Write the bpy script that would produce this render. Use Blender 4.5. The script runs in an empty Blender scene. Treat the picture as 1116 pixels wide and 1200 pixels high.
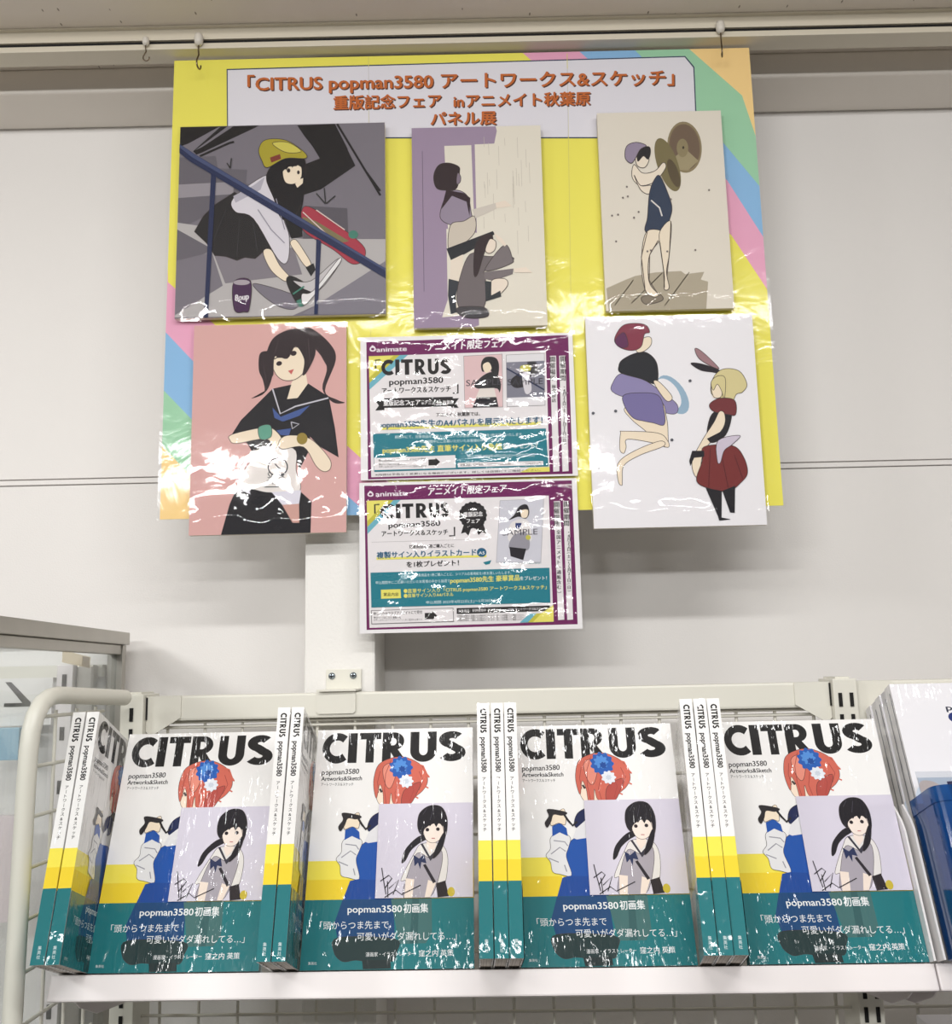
import bpy, bmesh, math, random
from math import radians, sin, cos, pi
from mathutils import Matrix, Vector, noise
import numpy as np

random.seed(7)
SC = bpy.context.scene
COL = SC.collection

# ------------------------------------------------------------------ camera
cam_d = bpy.data.cameras.new('camera'); cam = bpy.data.objects.new('camera', cam_d); COL.objects.link(cam)
cam_d.sensor_fit = 'HORIZONTAL'; cam_d.sensor_width = 36.0
cam_d.lens = 36.0 * 1130.0 / 1116.0
cam_d.clip_start = 0.02; cam_d.clip_end = 60
TH, RO = radians(9.4), 0.0225
_r = Vector((1, 0, 0)); _u = Vector((0, -sin(TH), cos(TH))); _f = Vector((0, cos(TH), sin(TH)))
_r2 = _r*cos(RO) - _u*sin(RO); _u2 = _u*cos(RO) + _r*sin(RO)
cam.matrix_world = Matrix(((_r2.x, _u2.x, -_f.x, 0), (_r2.y, _u2.y, -_f.y, -1.47), (_r2.z, _u2.z, -_f.z, 1.5), (0, 0, 0, 1)))
SC.camera = cam

# ------------------------------------------------------------------ world, lamps, exposure
w = bpy.data.worlds.new('world'); SC.world = w; w.use_nodes = True
w.node_tree.nodes['Background'].inputs[0].default_value = (1.0, 0.98, 0.96, 1)
w.node_tree.nodes['Background'].inputs[1].default_value = 0.11

def lamp(name, loc, sx, sy, power, tilt, col=(1, 0.992, 0.98)):
    l = bpy.data.lights.new(name, 'AREA'); l.shape = 'RECTANGLE'; l.size = sx; l.size_y = sy
    l.energy = power; l.color = col
    o = bpy.data.objects.new(name, l); COL.objects.link(o); o.location = loc; o.rotation_euler = (radians(tilt), 0, 0)
    return o
lamp('ceiling_lamp', (0.20, -1.46, 2.49), 1.5, 0.07, 16.5, 16)
lamp('ceiling_lamp', (-1.40, -3.4, 2.48), 1.1, 0.16, 38.0, 26)
lamp('ceiling_lamp', (0.12, -3.4, 2.48), 1.1, 0.16, 23.0, 26)
lamp('ceiling_lamp', (2.40, -3.4, 2.48), 1.1, 0.16, 17.0, 26)  # added lamp with no known source, only balances the light of the row
lamp('ceiling_lamp', (-2.0, -1.6, 2.48), 0.6, 0.5, 34.0, 22)

SC.view_settings.view_transform = 'Standard'; SC.view_settings.look = 'None'
SC.view_settings.exposure = 0.0; SC.view_settings.gamma = 1.0
SC.view_settings.use_curve_mapping = False
SC.cycles.max_bounces = 8; SC.cycles.transparent_max_bounces = 16

# ------------------------------------------------------------------ helpers
def lin(c):
    return tuple(((v/255.0)/12.92 if v/255.0 <= 0.04045 else ((v/255.0+0.055)/1.055)**2.4) for v in c)

def tag(o, label, cat, group=None, kind=None):
    if label: o['label'] = label
    if cat: o['category'] = cat
    if group: o['group'] = group
    if kind: o['kind'] = kind
    return o

def empty(name, label, cat, M=None, group=None):
    o = bpy.data.objects.new(name, None); COL.objects.link(o); o.empty_display_size = 0.02
    o.matrix_basis = M if M is not None else Matrix()
    return tag(o, label, cat, group)

def link(name, me, parent=None, M=None):
    o = bpy.data.objects.new(name, me); COL.objects.link(o)
    if M is not None: o.matrix_basis = M
    if parent: o.parent = parent
    return o

def copy_tree(o, parent=None):
    c = o.copy(); COL.objects.link(c); c.parent = parent
    for ch in list(o.children): copy_tree(ch, c)
    return c

class MB:
    """collects shapes, each with a material index, and links them as ONE mesh object"""
    def __init__(s): s.v = []; s.f = []; s.mi = []; s.sm = []
    def add(s, vs, fs, mi=0, M=None, smooth=False):
        b = len(s.v)
        s.v += [tuple(M @ Vector(p)) if M else tuple(p) for p in vs]
        for f in fs: s.f.append([b+i for i in f]); s.mi.append(mi); s.sm.append(smooth)
        return s
    def box(s, x0, x1, y0, y1, z0, z1, mi=0, M=None, bev=0.0):
        if bev <= 0:
            vs = [(x, y, z) for z in (z0, z1) for y in (y0, y1) for x in (x0, x1)]
            fs = [(0, 2, 3, 1), (4, 5, 7, 6), (0, 1, 5, 4), (2, 6, 7, 3), (0, 4, 6, 2), (1, 3, 7, 5)]
            return s.add(vs, fs, mi, M)
        bm = bmesh.new()
        bmesh.ops.create_cube(bm, size=1.0)
        for v in bm.verts:
            v.co = Vector(((x0+x1)/2+v.co.x*(x1-x0), (y0+y1)/2+v.co.y*(y1-y0), (z0+z1)/2+v.co.z*(z1-z0)))
        bmesh.ops.bevel(bm, geom=list(bm.edges), offset=bev, segments=2, affect='EDGES', profile=0.6)
        bm.verts.index_update()
        s.add([v.co[:] for v in bm.verts], [[v.index for v in f.verts] for f in bm.faces], mi, M)
        bm.free(); return s
    def prism(s, poly, axis, a, b, mi=0, M=None):
        """extrude a 2-D outline along an axis from a to b"""
        n = len(poly)
        def P(p, t):
            return {'x': (t, p[0], p[1]), 'y': (p[0], t, p[1]), 'z': (p[0], p[1], t)}[axis]
        vs = [P(p, a) for p in poly] + [P(p, b) for p in poly]
        fs = [list(range(n))[::-1], list(range(n, 2*n))] + [(i, (i+1) % n, n+(i+1) % n, n+i) for i in range(n)]
        return s.add(vs, fs, mi, M)
    def tube(s, pts, r, n=8, mi=0, M=None, caps=True):
        pts = [Vector(p) for p in pts]
        vs = []; fs = []; up = None
        for i, p in enumerate(pts):
            t = (pts[min(i+1, len(pts)-1)] - pts[max(i-1, 0)]).normalized()
            if up is None:
                up = t.orthogonal().normalized()
            up = (up - t*up.dot(t)).normalized()
            sd = t.cross(up)
            for k in range(n):
                a = 2*pi*k/n
                vs.append(p + up*(r*cos(a)) + sd*(r*sin(a)))
        for i in range(len(pts)-1):
            for k in range(n):
                fs.append((i*n+k, i*n+(k+1) % n, (i+1)*n+(k+1) % n, (i+1)*n+k))
        s.add(vs, fs, mi, M, smooth=n > 4)
        if caps:
            s.add(vs[:n], [list(range(n))[::-1]], mi, M); s.add(vs[-n:], [list(range(n))], mi, M)
        return s
    def lathe(s, prof, n=20, mi=0, M=None):
        vs = []; fs = []
        for r, z in prof:
            for k in range(n): vs.append((r*cos(2*pi*k/n), r*sin(2*pi*k/n), z))
        for i in range(len(prof)-1):
            for k in range(n): fs.append((i*n+k, i*n+(k+1) % n, (i+1)*n+(k+1) % n, (i+1)*n+k))
        return s.add(vs, fs, mi, M, smooth=True)
    def mesh(s, name, mats):
        me = bpy.data.meshes.new(name)
        me.from_pydata([tuple(v) for v in s.v], [], s.f)
        for m in (mats if isinstance(mats, (list, tuple)) else [mats]): me.materials.append(m)
        me.polygons.foreach_set('material_index', s.mi)
        me.polygons.foreach_set('use_smooth', s.sm)
        me.update(); return me
    def build(s, name, mats, parent=None, M=None):
        return link(name, s.mesh(name, mats), parent, M)

# ------------------------------------------------------------------ materials
def mat(name, col, rough=0.5, metal=0.0, bump=0.0, bscale=200.0, spec=0.5, var=0.0, vscale=3.0, coat=0.0, coord='Object'):
    m = bpy.data.materials.new(name); m.use_nodes = True
    nt = m.node_tree; b = nt.nodes['Principled BSDF']
    b.inputs['Roughness'].default_value = rough; b.inputs['Metallic'].default_value = metal
    b.inputs['Specular IOR Level'].default_value = spec
    b.inputs['Coat Weight'].default_value = coat; b.inputs['Coat Roughness'].default_value = 0.08
    c = (*lin(col), 1); b.inputs['Base Color'].default_value = c
    tc = nt.nodes.new('ShaderNodeTexCoord')
    if var > 0:
        n = nt.nodes.new('ShaderNodeTexNoise'); n.inputs['Scale'].default_value = vscale; n.inputs['Detail'].default_value = 6
        nt.links.new(tc.outputs[coord], n.inputs['Vector'])
        mx = nt.nodes.new('ShaderNodeMix'); mx.data_type = 'RGBA'
        mx.inputs[6].default_value = tuple(v*(1-var) for v in c[:3]) + (1,)
        mx.inputs[7].default_value = tuple(min(1, v*(1+var)) for v in c[:3]) + (1,)
        nt.links.new(n.outputs['Fac'], mx.inputs[0]); nt.links.new(mx.outputs[2], b.inputs['Base Color'])
    if bump > 0:
        n2 = nt.nodes.new('ShaderNodeTexNoise'); n2.inputs['Scale'].default_value = bscale; n2.inputs['Detail'].default_value = 3
        nt.links.new(tc.outputs[coord], n2.inputs['Vector'])
        bp = nt.nodes.new('ShaderNodeBump'); bp.inputs['Strength'].default_value = bump; bp.inputs['Distance'].default_value = 0.002
        nt.links.new(n2.outputs['Fac'], bp.inputs['Height']); nt.links.new(bp.outputs[0], b.inputs['Normal'])
    return m

def print_mat(name, rough=0.45, coat=0.0, crough=0.05, wr=0.0, streak=True, spec=0.4, tilt=0.6):
    """printed paper: the ink is the mesh's colour attribute; the clear film over it is a wrinkled coat"""
    m = bpy.data.materials.new(name); m.use_nodes = True
    nt = m.node_tree; b = nt.nodes['Principled BSDF']
    a = nt.nodes.new('ShaderNodeAttribute'); a.attribute_name = 'Col'
    nt.links.new(a.outputs['Color'], b.inputs['Base Color'])
    b.inputs['Roughness'].default_value = rough; b.inputs['Specular IOR Level'].default_value = spec
    b.inputs['Coat Weight'].default_value = coat; b.inputs['Coat Roughness'].default_value = crough
    if coat > 0 and wr > 0:
        tc = nt.nodes.new('ShaderNodeTexCoord')
        oi = nt.nodes.new('ShaderNodeObjectInfo')
        off = nt.nodes.new('ShaderNodeVectorMath'); off.operation = 'ADD'
        mulr = nt.nodes.new('ShaderNodeMath'); mulr.operation = 'MULTIPLY'; mulr.inputs[1].default_value = 17.0
        nt.links.new(oi.outputs['Random'], mulr.inputs[0])
        nt.links.new(tc.outputs['Object'], off.inputs[0]); nt.links.new(mulr.outputs[0], off.inputs[1])
        def noise_n(scale, rot, mult, detail, lo, hi):
            mp = nt.nodes.new('ShaderNodeMapping'); mp.inputs['Rotation'].default_value = (0, rot, 0); mp.inputs['Scale'].default_value = mult
            nt.links.new(off.outputs[0], mp.inputs['Vector'])
            n = nt.nodes.new('ShaderNodeTexNoise'); n.inputs['Scale'].default_value = scale; n.inputs['Detail'].default_value = detail
            nt.links.new(mp.outputs[0], n.inputs['Vector'])
            r = nt.nodes.new('ShaderNodeMapRange'); r.inputs['From Min'].default_value = lo; r.inputs['From Max'].default_value = hi
            nt.links.new(n.outputs['Fac'], r.inputs['Value']); return r.outputs[0]
        def mth(op, a_, b_):
            q = nt.nodes.new('ShaderNodeMath'); q.operation = op
            for k_, v_ in enumerate((a_, b_)):
                if isinstance(v_, (int, float)): q.inputs[k_].default_value = v_
                else: nt.links.new(v_, q.inputs[k_])
            return q.outputs[0]
        # taut film: fine slanting creases in patches, and gathers fanning along the foot
        fine = mth('MULTIPLY', noise_n(1.0, tilt, (190, 60, 26), 2, 0.50, 0.74), noise_n(20.0, 0, (1, 1, 1), 2, 0.40, 0.54))
        sx = nt.nodes.new('ShaderNodeSeparateXYZ'); nt.links.new(tc.outputs['Object'], sx.inputs[0])
        foot = nt.nodes.new('ShaderNodeMapRange'); foot.inputs['From Min'].default_value = 0.055; foot.inputs['From Max'].default_value = 0.004
        nt.links.new(sx.outputs['Z'], foot.inputs['Value'])
        gath = mth('MULTIPLY', mth('MULTIPLY', noise_n(1.0, -0.25, (130, 60, 24), 3, 0.42, 0.75), noise_n(12.0, 0, (1, 1, 1), 1, 0.40, 0.54)), foot.outputs[0])
        hgt = mth('ADD', mth('MULTIPLY', fine, 0.30), mth('MULTIPLY', gath, 0.50))
        bp = nt.nodes.new('ShaderNodeBump'); bp.inputs['Strength'].default_value = wr; bp.inputs['Distance'].default_value = 0.003
        nt.links.new(hgt, bp.inputs['Height']); nt.links.new(bp.outputs[0], b.inputs['Coat Normal'])
    return m

def film_mat(name, tint=(1, 1, 1), bump=0.25, scale=30.0, rough=0.03, base=0.02, gain=0.9):
    m = bpy.data.materials.new(name); m.use_nodes = True
    nt = m.node_tree; nt.nodes.remove(nt.nodes['Principled BSDF'])
    out = nt.nodes['Material Output']
    tr = nt.nodes.new('ShaderNodeBsdfTransparent'); tr.inputs[0].default_value = (*tint, 1)
    gl = nt.nodes.new('ShaderNodeBsdfGlossy'); gl.inputs['Roughness'].default_value = rough
    fr = nt.nodes.new('ShaderNodeFresnel')
    ge = nt.nodes.new('ShaderNodeNewGeometry'); io = nt.nodes.new('ShaderNodeMapRange')
    io.inputs['To Min'].default_value = 1.5; io.inputs['To Max'].default_value = 1/1.5
    nt.links.new(ge.outputs['Backfacing'], io.inputs['Value']); nt.links.new(io.outputs[0], fr.inputs[0])
    mt = nt.nodes.new('ShaderNodeMath'); mt.operation = 'MULTIPLY_ADD'; mt.inputs[1].default_value = gain; mt.inputs[2].default_value = base; mt.use_clamp = True
    mx = nt.nodes.new('ShaderNodeMixShader')
    if bump > 0:
        tc = nt.nodes.new('ShaderNodeTexCoord')
        n = nt.nodes.new('ShaderNodeTexNoise'); n.inputs['Scale'].default_value = scale; n.inputs['Detail'].default_value = 3
        n.inputs['Distortion'].default_value = 0.8
        nt.links.new(tc.outputs['Object'], n.inputs['Vector'])
        bp = nt.nodes.new('ShaderNodeBump'); bp.inputs['Strength'].default_value = bump; bp.inputs['Distance'].default_value = 0.004
        nt.links.new(n.outputs['Fac'], bp.inputs['Height'])
        nt.links.new(bp.outputs[0], gl.inputs['Normal'])
    nt.links.new(fr.outputs[0], mt.inputs[0]); nt.links.new(mt.outputs[0], mx.inputs[0])
    nt.links.new(tr.outputs[0], mx.inputs[1]); nt.links.new(gl.outputs[0], mx.inputs[2])
    nt.links.new(mx.outputs[0], out.inputs[0])
    return m

M_WALL = mat('wall_paint', (234, 231, 228), 0.55, bump=0.12, bscale=420, var=0.02, vscale=4)
M_PIL = mat('pillar_paint', (236, 234, 230), 0.5, bump=0.25, bscale=260)
M_SOF = mat('soffit_paint', (238, 232, 224), 0.6, bump=0.1, bscale=300)
M_RAIL = mat('rail_enamel', (214, 206, 188), 0.4)
M_DARK = mat('slot_shadow_black', (14, 13, 13), 0.8)
M_FLOOR = mat('floor_vinyl', (150, 146, 140), 0.35, var=0.06, vscale=2)
M_STEEL = mat('ivory_steel', (226, 224, 213), 0.38, bump=0.03, bscale=500)
M_STEELW = mat('white_steel', (236, 230, 230), 0.35)
M_DKB = mat('dark_grey_board', (70, 68, 68), 0.6)  # dark so the unseen lower shelves bounce no light upwards
M_WIRE = mat('wire_enamel', (222, 219, 208), 0.35)
M_ALU = mat('aluminium', (176, 172, 164), 0.34, metal=0.75, bump=0.05, bscale=300, var=0.08, vscale=25)
M_ZINC = mat('zinc_screw', (150, 160, 168), 0.25, metal=1.0)
M_HOOK = mat('hook_wire_steel', (120, 105, 88), 0.3, metal=1.0)
M_NYLON = mat('nylon_white', (216, 210, 200), 0.4)
M_BOARD = mat('panel_edge', (224, 216, 200), 0.6)
M_PAPER = mat('paper_white', (236, 234, 232), 0.5)
M_PLAST = mat('white_plastic', (232, 230, 230), 0.3)
M_BLK = mat('black_print_plastic', (48, 48, 52), 0.5)
M_TAPE = film_mat('tape_film', (0.92, 0.84, 0.68), 0.2, 60, 0.2, 0.12, 0.6)
M_GLASS = film_mat('showcase_glass', (0.93, 0.95, 0.95), 0, 1, 0.02, 0.03, 0.9)
M_ACR = film_mat('clear_acrylic', (0.93, 0.95, 0.97), 0.1, 20, 0.03, 0.04, 0.9)
M_FILM = film_mat('sleeve_film', (0.985, 0.985, 0.985), 0.07, 26, 0.04, 0.0, 0.8)
M_FILM3 = film_mat('poster_film', (0.985, 0.985, 0.985), 0.35, 18, 0.10, 0.0, 0.7)
M_FILM2 = film_mat('flyer_sleeve_film', (0.985, 0.985, 0.985), 0.26, 26, 0.05, 0.0, 0.9)
M_SHRINK = print_mat('shrink_wrapped_print', 0.5, 1.0, 0.06, 1.0, True, 0.12)
M_LAMI = print_mat('laminated_print', 0.55, 0.0, spec=0.2)
M_MATTE = print_mat('panel_print', 0.55, 0.0, spec=0.2)
M_CARD = print_mat('card_print', 0.5, 1.0, 0.06, 1.0, True, 0.12)

def page_mat():
    m = bpy.data.materials.new('page_edges'); m.use_nodes = True
    nt = m.node_tree; b = nt.nodes['Principled BSDF']; b.inputs['Roughness'].default_value = 0.7
    tc = nt.nodes.new('ShaderNodeTexCoord'); mp = nt.nodes.new('ShaderNodeMapping'); mp.inputs['Scale'].default_value = (0.5, 900, 0.5)
    n = nt.nodes.new('ShaderNodeTexNoise'); n.inputs['Scale'].default_value = 1.0
    r = nt.nodes.new('ShaderNodeValToRGB')
    r.color_ramp.elements[0].color = (*lin((168, 160, 150)), 1); r.color_ramp.elements[1].color = (*lin((236, 230, 222)), 1)
    r.color_ramp.elements[0].position = 0.3; r.color_ramp.elements[1].position = 0.6
    nt.links.new(tc.outputs['Object'], mp.inputs[0]); nt.links.new(mp.outputs[0], n.inputs['Vector'])
    nt.links.new(n.outputs['Fac'], r.inputs[0]); nt.links.new(r.outputs[0], b.inputs['Base Color'])
    return m
M_PAGES = page_mat()

def ceiling_mat():
    m = mat('ceiling_board', (234, 225, 214), 0.8, bump=0.1, bscale=150)
    nt = m.node_tree; b = nt.nodes['Principled BSDF']
    tc = nt.nodes.new('ShaderNodeTexCoord'); mp = nt.nodes.new('ShaderNodeMapping'); mp.inputs['Scale'].default_value = (60, 22, 60); mp.inputs['Rotation'].default_value = (0, 0, 0.8)
    n = nt.nodes.new('ShaderNodeTexVoronoi'); n.inputs['Scale'].default_value = 1.0
    r = nt.nodes.new('ShaderNodeValToRGB'); r.color_ramp.elements[0].position = 0.05; r.color_ramp.elements[1].position = 0.09
    r.color_ramp.elements[0].color = (*lin((150, 138, 126)), 1); r.color_ramp.elements[1].color = (*lin((234, 225, 214)), 1)
    nt.links.new(tc.outputs['Object'], mp.inputs[0]); nt.links.new(mp.outputs[0], n.inputs['Vector'])
    nt.links.new(n.outputs['Distance'], r.inputs[0]); nt.links.new(r.outputs[0], b.inputs['Base Color'])
    return m
M_CEIL = ceiling_mat()

def blue_plastic():
    m = film_mat('blue_translucent_plastic', (0.16, 0.36, 0.62), 0, 1, 0.06, 0.03, 0.9)
    nt = m.node_tree
    mx = [n for n in nt.nodes if n.type == 'MIX_SHADER'][0]; out = nt.nodes['Material Output']
    d = nt.nodes.new('ShaderNodeBsdfPrincipled'); d.inputs['Base Color'].default_value = (*lin((20, 100, 178)), 1); d.inputs['Roughness'].default_value = 0.15
    m2 = nt.nodes.new('ShaderNodeMixShader'); m2.inputs[0].default_value = 0.30
    nt.links.new(mx.outputs[0], m2.inputs[1]); nt.links.new(d.outputs[0], m2.inputs[2]); nt.links.new(m2.outputs[0], out.inputs[0])
    return m
M_BLUE = blue_plastic()

# ------------------------------------------------------------------ flat printed art
def homog(src, dst):
    A = []; B = []
    for (x, y), (X, Y) in zip(src, dst):
        A.append([x, y, 1, 0, 0, 0, -X*x, -X*y]); B.append(X)
        A.append([0, 0, 0, x, y, 1, -Y*x, -Y*y]); B.append(Y)
    h = np.linalg.solve(np.array(A, float), np.array(B, float))
    return np.append(h, 1).reshape(3, 3)

def smooth_closed(pts, n=5):
    out = []; L = len(pts)
    for i in range(L):
        p0, p1, p2, p3 = (np.array(pts[(i+k-1) % L], float) for k in range(4))
        for j in range(n):
            t = j/n
            out.append(tuple(0.5*((2*p1) + (-p0+p2)*t + (2*p0-5*p1+4*p2-p3)*t*t + (-p0+3*p1-3*p2+p3)*t**3)))
    return out

_glyph = {}
def glyphs(s, bold):
    """outline of a line of lettering as flat triangles (em = 1)"""
    k = (s, bold)
    if k not in _glyph:
        c = bpy.data.curves.new('lettering', 'FONT'); c.body = s; c.offset = bold; c.resolution_u = 3
        o = bpy.data.objects.new('lettering', c); COL.objects.link(o)
        bpy.context.view_layer.update()
        m = bpy.data.meshes.new_from_object(o.evaluated_get(bpy.context.evaluated_depsgraph_get()))
        vs = [(v.co.x, v.co.y) for v in m.vertices]; fs = [tuple(p.vertices) for p in m.polygons]
        bpy.data.objects.remove(o); bpy.data.curves.remove(c); bpy.data.meshes.remove(m)
        _glyph[k] = (vs, fs)
    return _glyph[k]

class Art:
    """a print: polygons in the drawing's own coordinates (quad -> W x H metres), stacked as ink layers microns apart"""
    STEP = 2.5e-5
    def __init__(s, quad, W, H):
        s.Hm = homog(quad, [(0, H), (W, H), (W, 0), (0, 0)]); s.W, s.H = W, H
        s.v = []; s.f = []; s.c = []; s.k = 0; s.auto = 0
    def m(s, p):
        q = s.Hm @ np.array([p[0], p[1], 1.0]); return (q[0]/q[2], q[1]/q[2])
    def _put(s, pts2, faces, col, k):
        b = len(s.v); y = -k*s.STEP
        W, H = s.W, s.H
        for x, z in pts2: s.v.append((min(max(x, 0), W), y, min(max(z, 0), H)))
        for f in faces:
            s.f.append([b+i for i in f]); s.c.append(lin(col))
    def metric(s, pts, col):
        s.k += 1; s._put(pts, [list(range(len(pts)))], col, s.k); return s
    def P(s, col, pts, sm=False, up=1, ol=0, oc=(62, 52, 52)):
        if sm: pts = smooth_closed(pts)
        s.k += up; q = [s.m(p) for p in pts]
        s._put(q, [list(range(len(q)))], col, s.k)
        if sm and not ol: ol = s.auto
        if ol: s.L(oc, list(pts)+[pts[0]], ol, up=0.4)
        return s
    def fill(s, col):
        return s.metric([(0, 0), (s.W, 0), (s.W, s.H), (0, s.H)], col)
    def E(s, col, cx, cy, rx, ry, n=24, rot=0.0, scal=0.0, ns=9):
        pts = []
        for i in range(n):
            a = 2*pi*i/n; k = 1 + scal*cos(ns*a)
            x = rx*k*cos(a); y = ry*k*sin(a)
            pts.append((cx + x*cos(rot)-y*sin(rot), cy + x*sin(rot)+y*cos(rot)))
        return s.P(col, pts)
    def L(s, col, pts, w, up=1):
        """line of width w through pts"""
        s.k += up
        P = [np.array(p, float) for p in pts]; a = []; b = []
        for i, p in enumerate(P):
            t = P[min(i+1, len(P)-1)] - P[max(i-1, 0)]; t = t/(np.linalg.norm(t)+1e-9); n = np.array([-t[1], t[0]])*w/2
            a.append(s.m(p+n)); b.append(s.m(p-n))
        n = len(P); s._put(a+b, [(i, i+1, n+i+1, n+i) for i in range(n-1)], col, s.k); return s
    def T(s, txt, x0, x1, yb, em, col, bold=0.0, yb1=None, slant=0.0, k=0.5):
        """a line of lettering from x0 to x1 on the baseline yb, em tall; bold type is overprinted with small shifts"""
        if bold > 0:
            b = bold*em*0.85
            for i, (dx, dy) in enumerate(((-b, 0), (b, 0), (0, -b*0.6), (0, b*0.6))):
                s.T(txt, x0+dx, x1+dx, yb+dy, em, col, 0.0, None if yb1 is None else yb1+dy, slant, k+0.04*i)
            return s
        vs, fs = glyphs(txt, 0.0)
        if not vs: return s
        ax = min(v[0] for v in vs); bx = max(v[0] for v in vs)
        if yb1 is None: yb1 = yb
        q = []
        for x, y in vs:
            t = (x-ax)/(bx-ax)
            q.append(s.m((x0+(x1-x0)*t + slant*y*em, yb + (yb1-yb)*t - y*em)))
        s._put(q, fs, col, s.k+k); return s
    def V(s, txt, x, y0, y1, em, col, bold=0.0, rot=False):
        """upright characters stacked downwards, centred on x"""
        n = len(txt); st = (y1-y0)/n
        for i, ch in enumerate(txt):
            if ch == ' ': continue
            vs, fs = glyphs(ch, 0.0); b = bold*em
            cy = y0 + (i+0.5)*st
            ax = (min(v[0] for v in vs)+max(v[0] for v in vs))/2
            ay = 0.36
            if ch in 'ー()（）〜~':
                ay = (min(v[1] for v in vs)+max(v[1] for v in vs))/2
                q = [s.m((x - (vy-ay)*em, cy + (vx-ax)*em)) for vx, vy in vs]
            else:
                q = [s.m((x + (vx-ax)*em, cy - (vy-ay)*em)) for vx, vy in vs]
            s._put(q, fs, col, s.k+0.5)
            if bold > 0:
                s._put([(p[0]+0.00022*em/25, p[1]) for p in q], fs, col, s.k+0.54); s._put([(p[0]-0.00022*em/25, p[1]+0.0001) for p in q], fs, col, s.k+0.58)
        return s
    def build(s, name, material, parent=None, M=None, extra=None):
        me = bpy.data.meshes.new(name)
        v = list(s.v); f = list(s.f); c = list(s.c)
        if extra:
            for ev, ef, ec in extra:
                b = len(v); v += ev
                for q in ef: f.append([b+i for i in q]); c.append(lin(ec))
        me.from_pydata(v, [], f); me.materials.append(material)
        at = me.color_attributes.new('Col', 'FLOAT_COLOR', 'CORNER')
        arr = np.ones((len(me.loops), 4), np.float32)
        for p, col in zip(me.polygons, c): arr[p.loop_start:p.loop_start+p.loop_total, :3] = col
        at.data.foreach_set('color', arr.ravel()); me.update()
        return link(name, me, parent, M)

def box_faces(x0, x1, y0, y1, z0, z1):
    v = [(x, y, z) for z in (z0, z1) for y in (y0, y1) for x in (x0, x1)]
    f = [(0, 2, 3, 1), (4, 5, 7, 6), (0, 1, 5, 4), (2, 6, 7, 3), (0, 4, 6, 2), (1, 3, 7, 5)]
    return v, f

# bold geometric capitals in a 1-high box, drawn as outlines
def arc(cx, cy, rx, ry, a0, a1, n=22):
    return [(cx+rx*cos(radians(a0+(a1-a0)*i/n)), cy+ry*sin(radians(a0+(a1-a0)*i/n))) for i in range(n+1)]
def strip(pts, w):
    P = [np.array(p, float) for p in pts]; a = []; b = []
    for i, p in enumerate(P):
        t = P[min(i+1, len(P)-1)] - P[max(i-1, 0)]; t = t/np.linalg.norm(t); n = np.array([-t[1], t[0]])*w/2
        a.append(tuple(p+n)); b.append(tuple(p-n))
    return a + b[::-1]
def capital(ch):
    """(list of outlines, advance width)"""
    w = 0.25
    if ch == 'C':
        r = 0.5-w/2+0.012
        return [strip(arc(0.5, 0.5, r, r, 48, 312), w)], 0.80
    if ch == 'I': return [[(0, 0), (w, 0), (w, 1), (0, 1)]], w
    if ch == 'T': return [[(0, 0.78), (0, 1), (0.66, 1), (0.66, 0.78), (0.455, 0.78), (0.455, 0), (0.205, 0), (0.205, 0.78)]], 0.66
    if ch == 'R':
        bowl = [(0, 1), (0.33, 1)] + arc(0.33, 0.70, 0.30, 0.30, 90, -90) + [(0.24, 0.40), (0.24, 0.56), (0.31, 0.56)] + arc(0.31, 0.685, 0.10, 0.125, -90, 90, 10) + [(0.24, 0.81), (0, 0.81)]
        return [[(0, 0), (w, 0), (w, 0.81), (0, 0.81)], bowl, [(0.24, 0.48), (0.44, 0.44), (0.72, 0), (0.43, 0), (0.24, 0.34)]], 0.72
    if ch == 'U':
        return [[(0, 1), (0, 0.37)] + arc(0.37, 0.36, 0.37, 0.37, 180, 360) + [(0.74, 1), (0.49, 1), (0.49, 0.38)] + arc(0.37, 0.37, 0.12, 0.16, 360, 180, 10)[1:] + [(0.25, 1)]], 0.74
    if ch == 'S':
        path = arc(0.31, 0.72, 0.185, 0.165, 38, 250, 14) + [(0.30, 0.52)] + arc(0.29, 0.285, 0.205, 0.175, 62, -148, 16)
        return [strip(path, 0.235)], 0.62
def citrus(art, boxes, y0, y1, col, slope=0.0):
    """boxes: (x0, x1) per letter in drawing coordinates; y0 cap line, y1 baseline at the first letter"""
    art.k += 1
    X0 = boxes[0][0]
    for ch, (a, b) in zip('CITRUS', boxes):
        outs, adv = capital(ch)
        for o in outs:
            q = []
            for x, y in o:
                px = a + (b-a)*x/adv; d = slope*(px-X0)
                q.append(art.m((px, y1 + d - (y1-y0)*y)))
            art.k += 0.06; art._put(q, [list(range(len(q)))], col, art.k)

# ================================================================== SETTING
s = MB().box(-4, 4, -6, 1, -0.05, 0).build('floor', M_FLOOR); s['kind'] = 'structure'
s = MB().box(-4, 4, -0.42, 0.2, 2.443, 2.6).box(-4, 4, -6, -0.42, 2.52, 2.6).build('ceiling', M_CEIL); s['kind'] = 'structure'
b = MB()
b.box(-4, 4, 0, 0.15, 1.811, 2.442).box(-4, 4, 0, 0.15, 0, 1.7995)
b.box(-4, 4, 0.006, 0.15, 1.7995, 1.811)
s = b.build('wall_back', M_WALL); s['kind'] = 'structure'
s = MB().box(-4, 4, -0.001, 0.006, 1.8012, 1.8088, bev=0.0008).build('trim_1', M_WALL); s['kind'] = 'structure'; s['label'] = 'white joint strip between upper and lower wall boards'
s = MB().box(-4, 4, -0.10, -0.0005, 2.402, 2.4425, bev=0.004).build('trim_2', M_SOF); s['kind'] = 'structure'; s['label'] = 'boxed soffit along the top of the wall'
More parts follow.
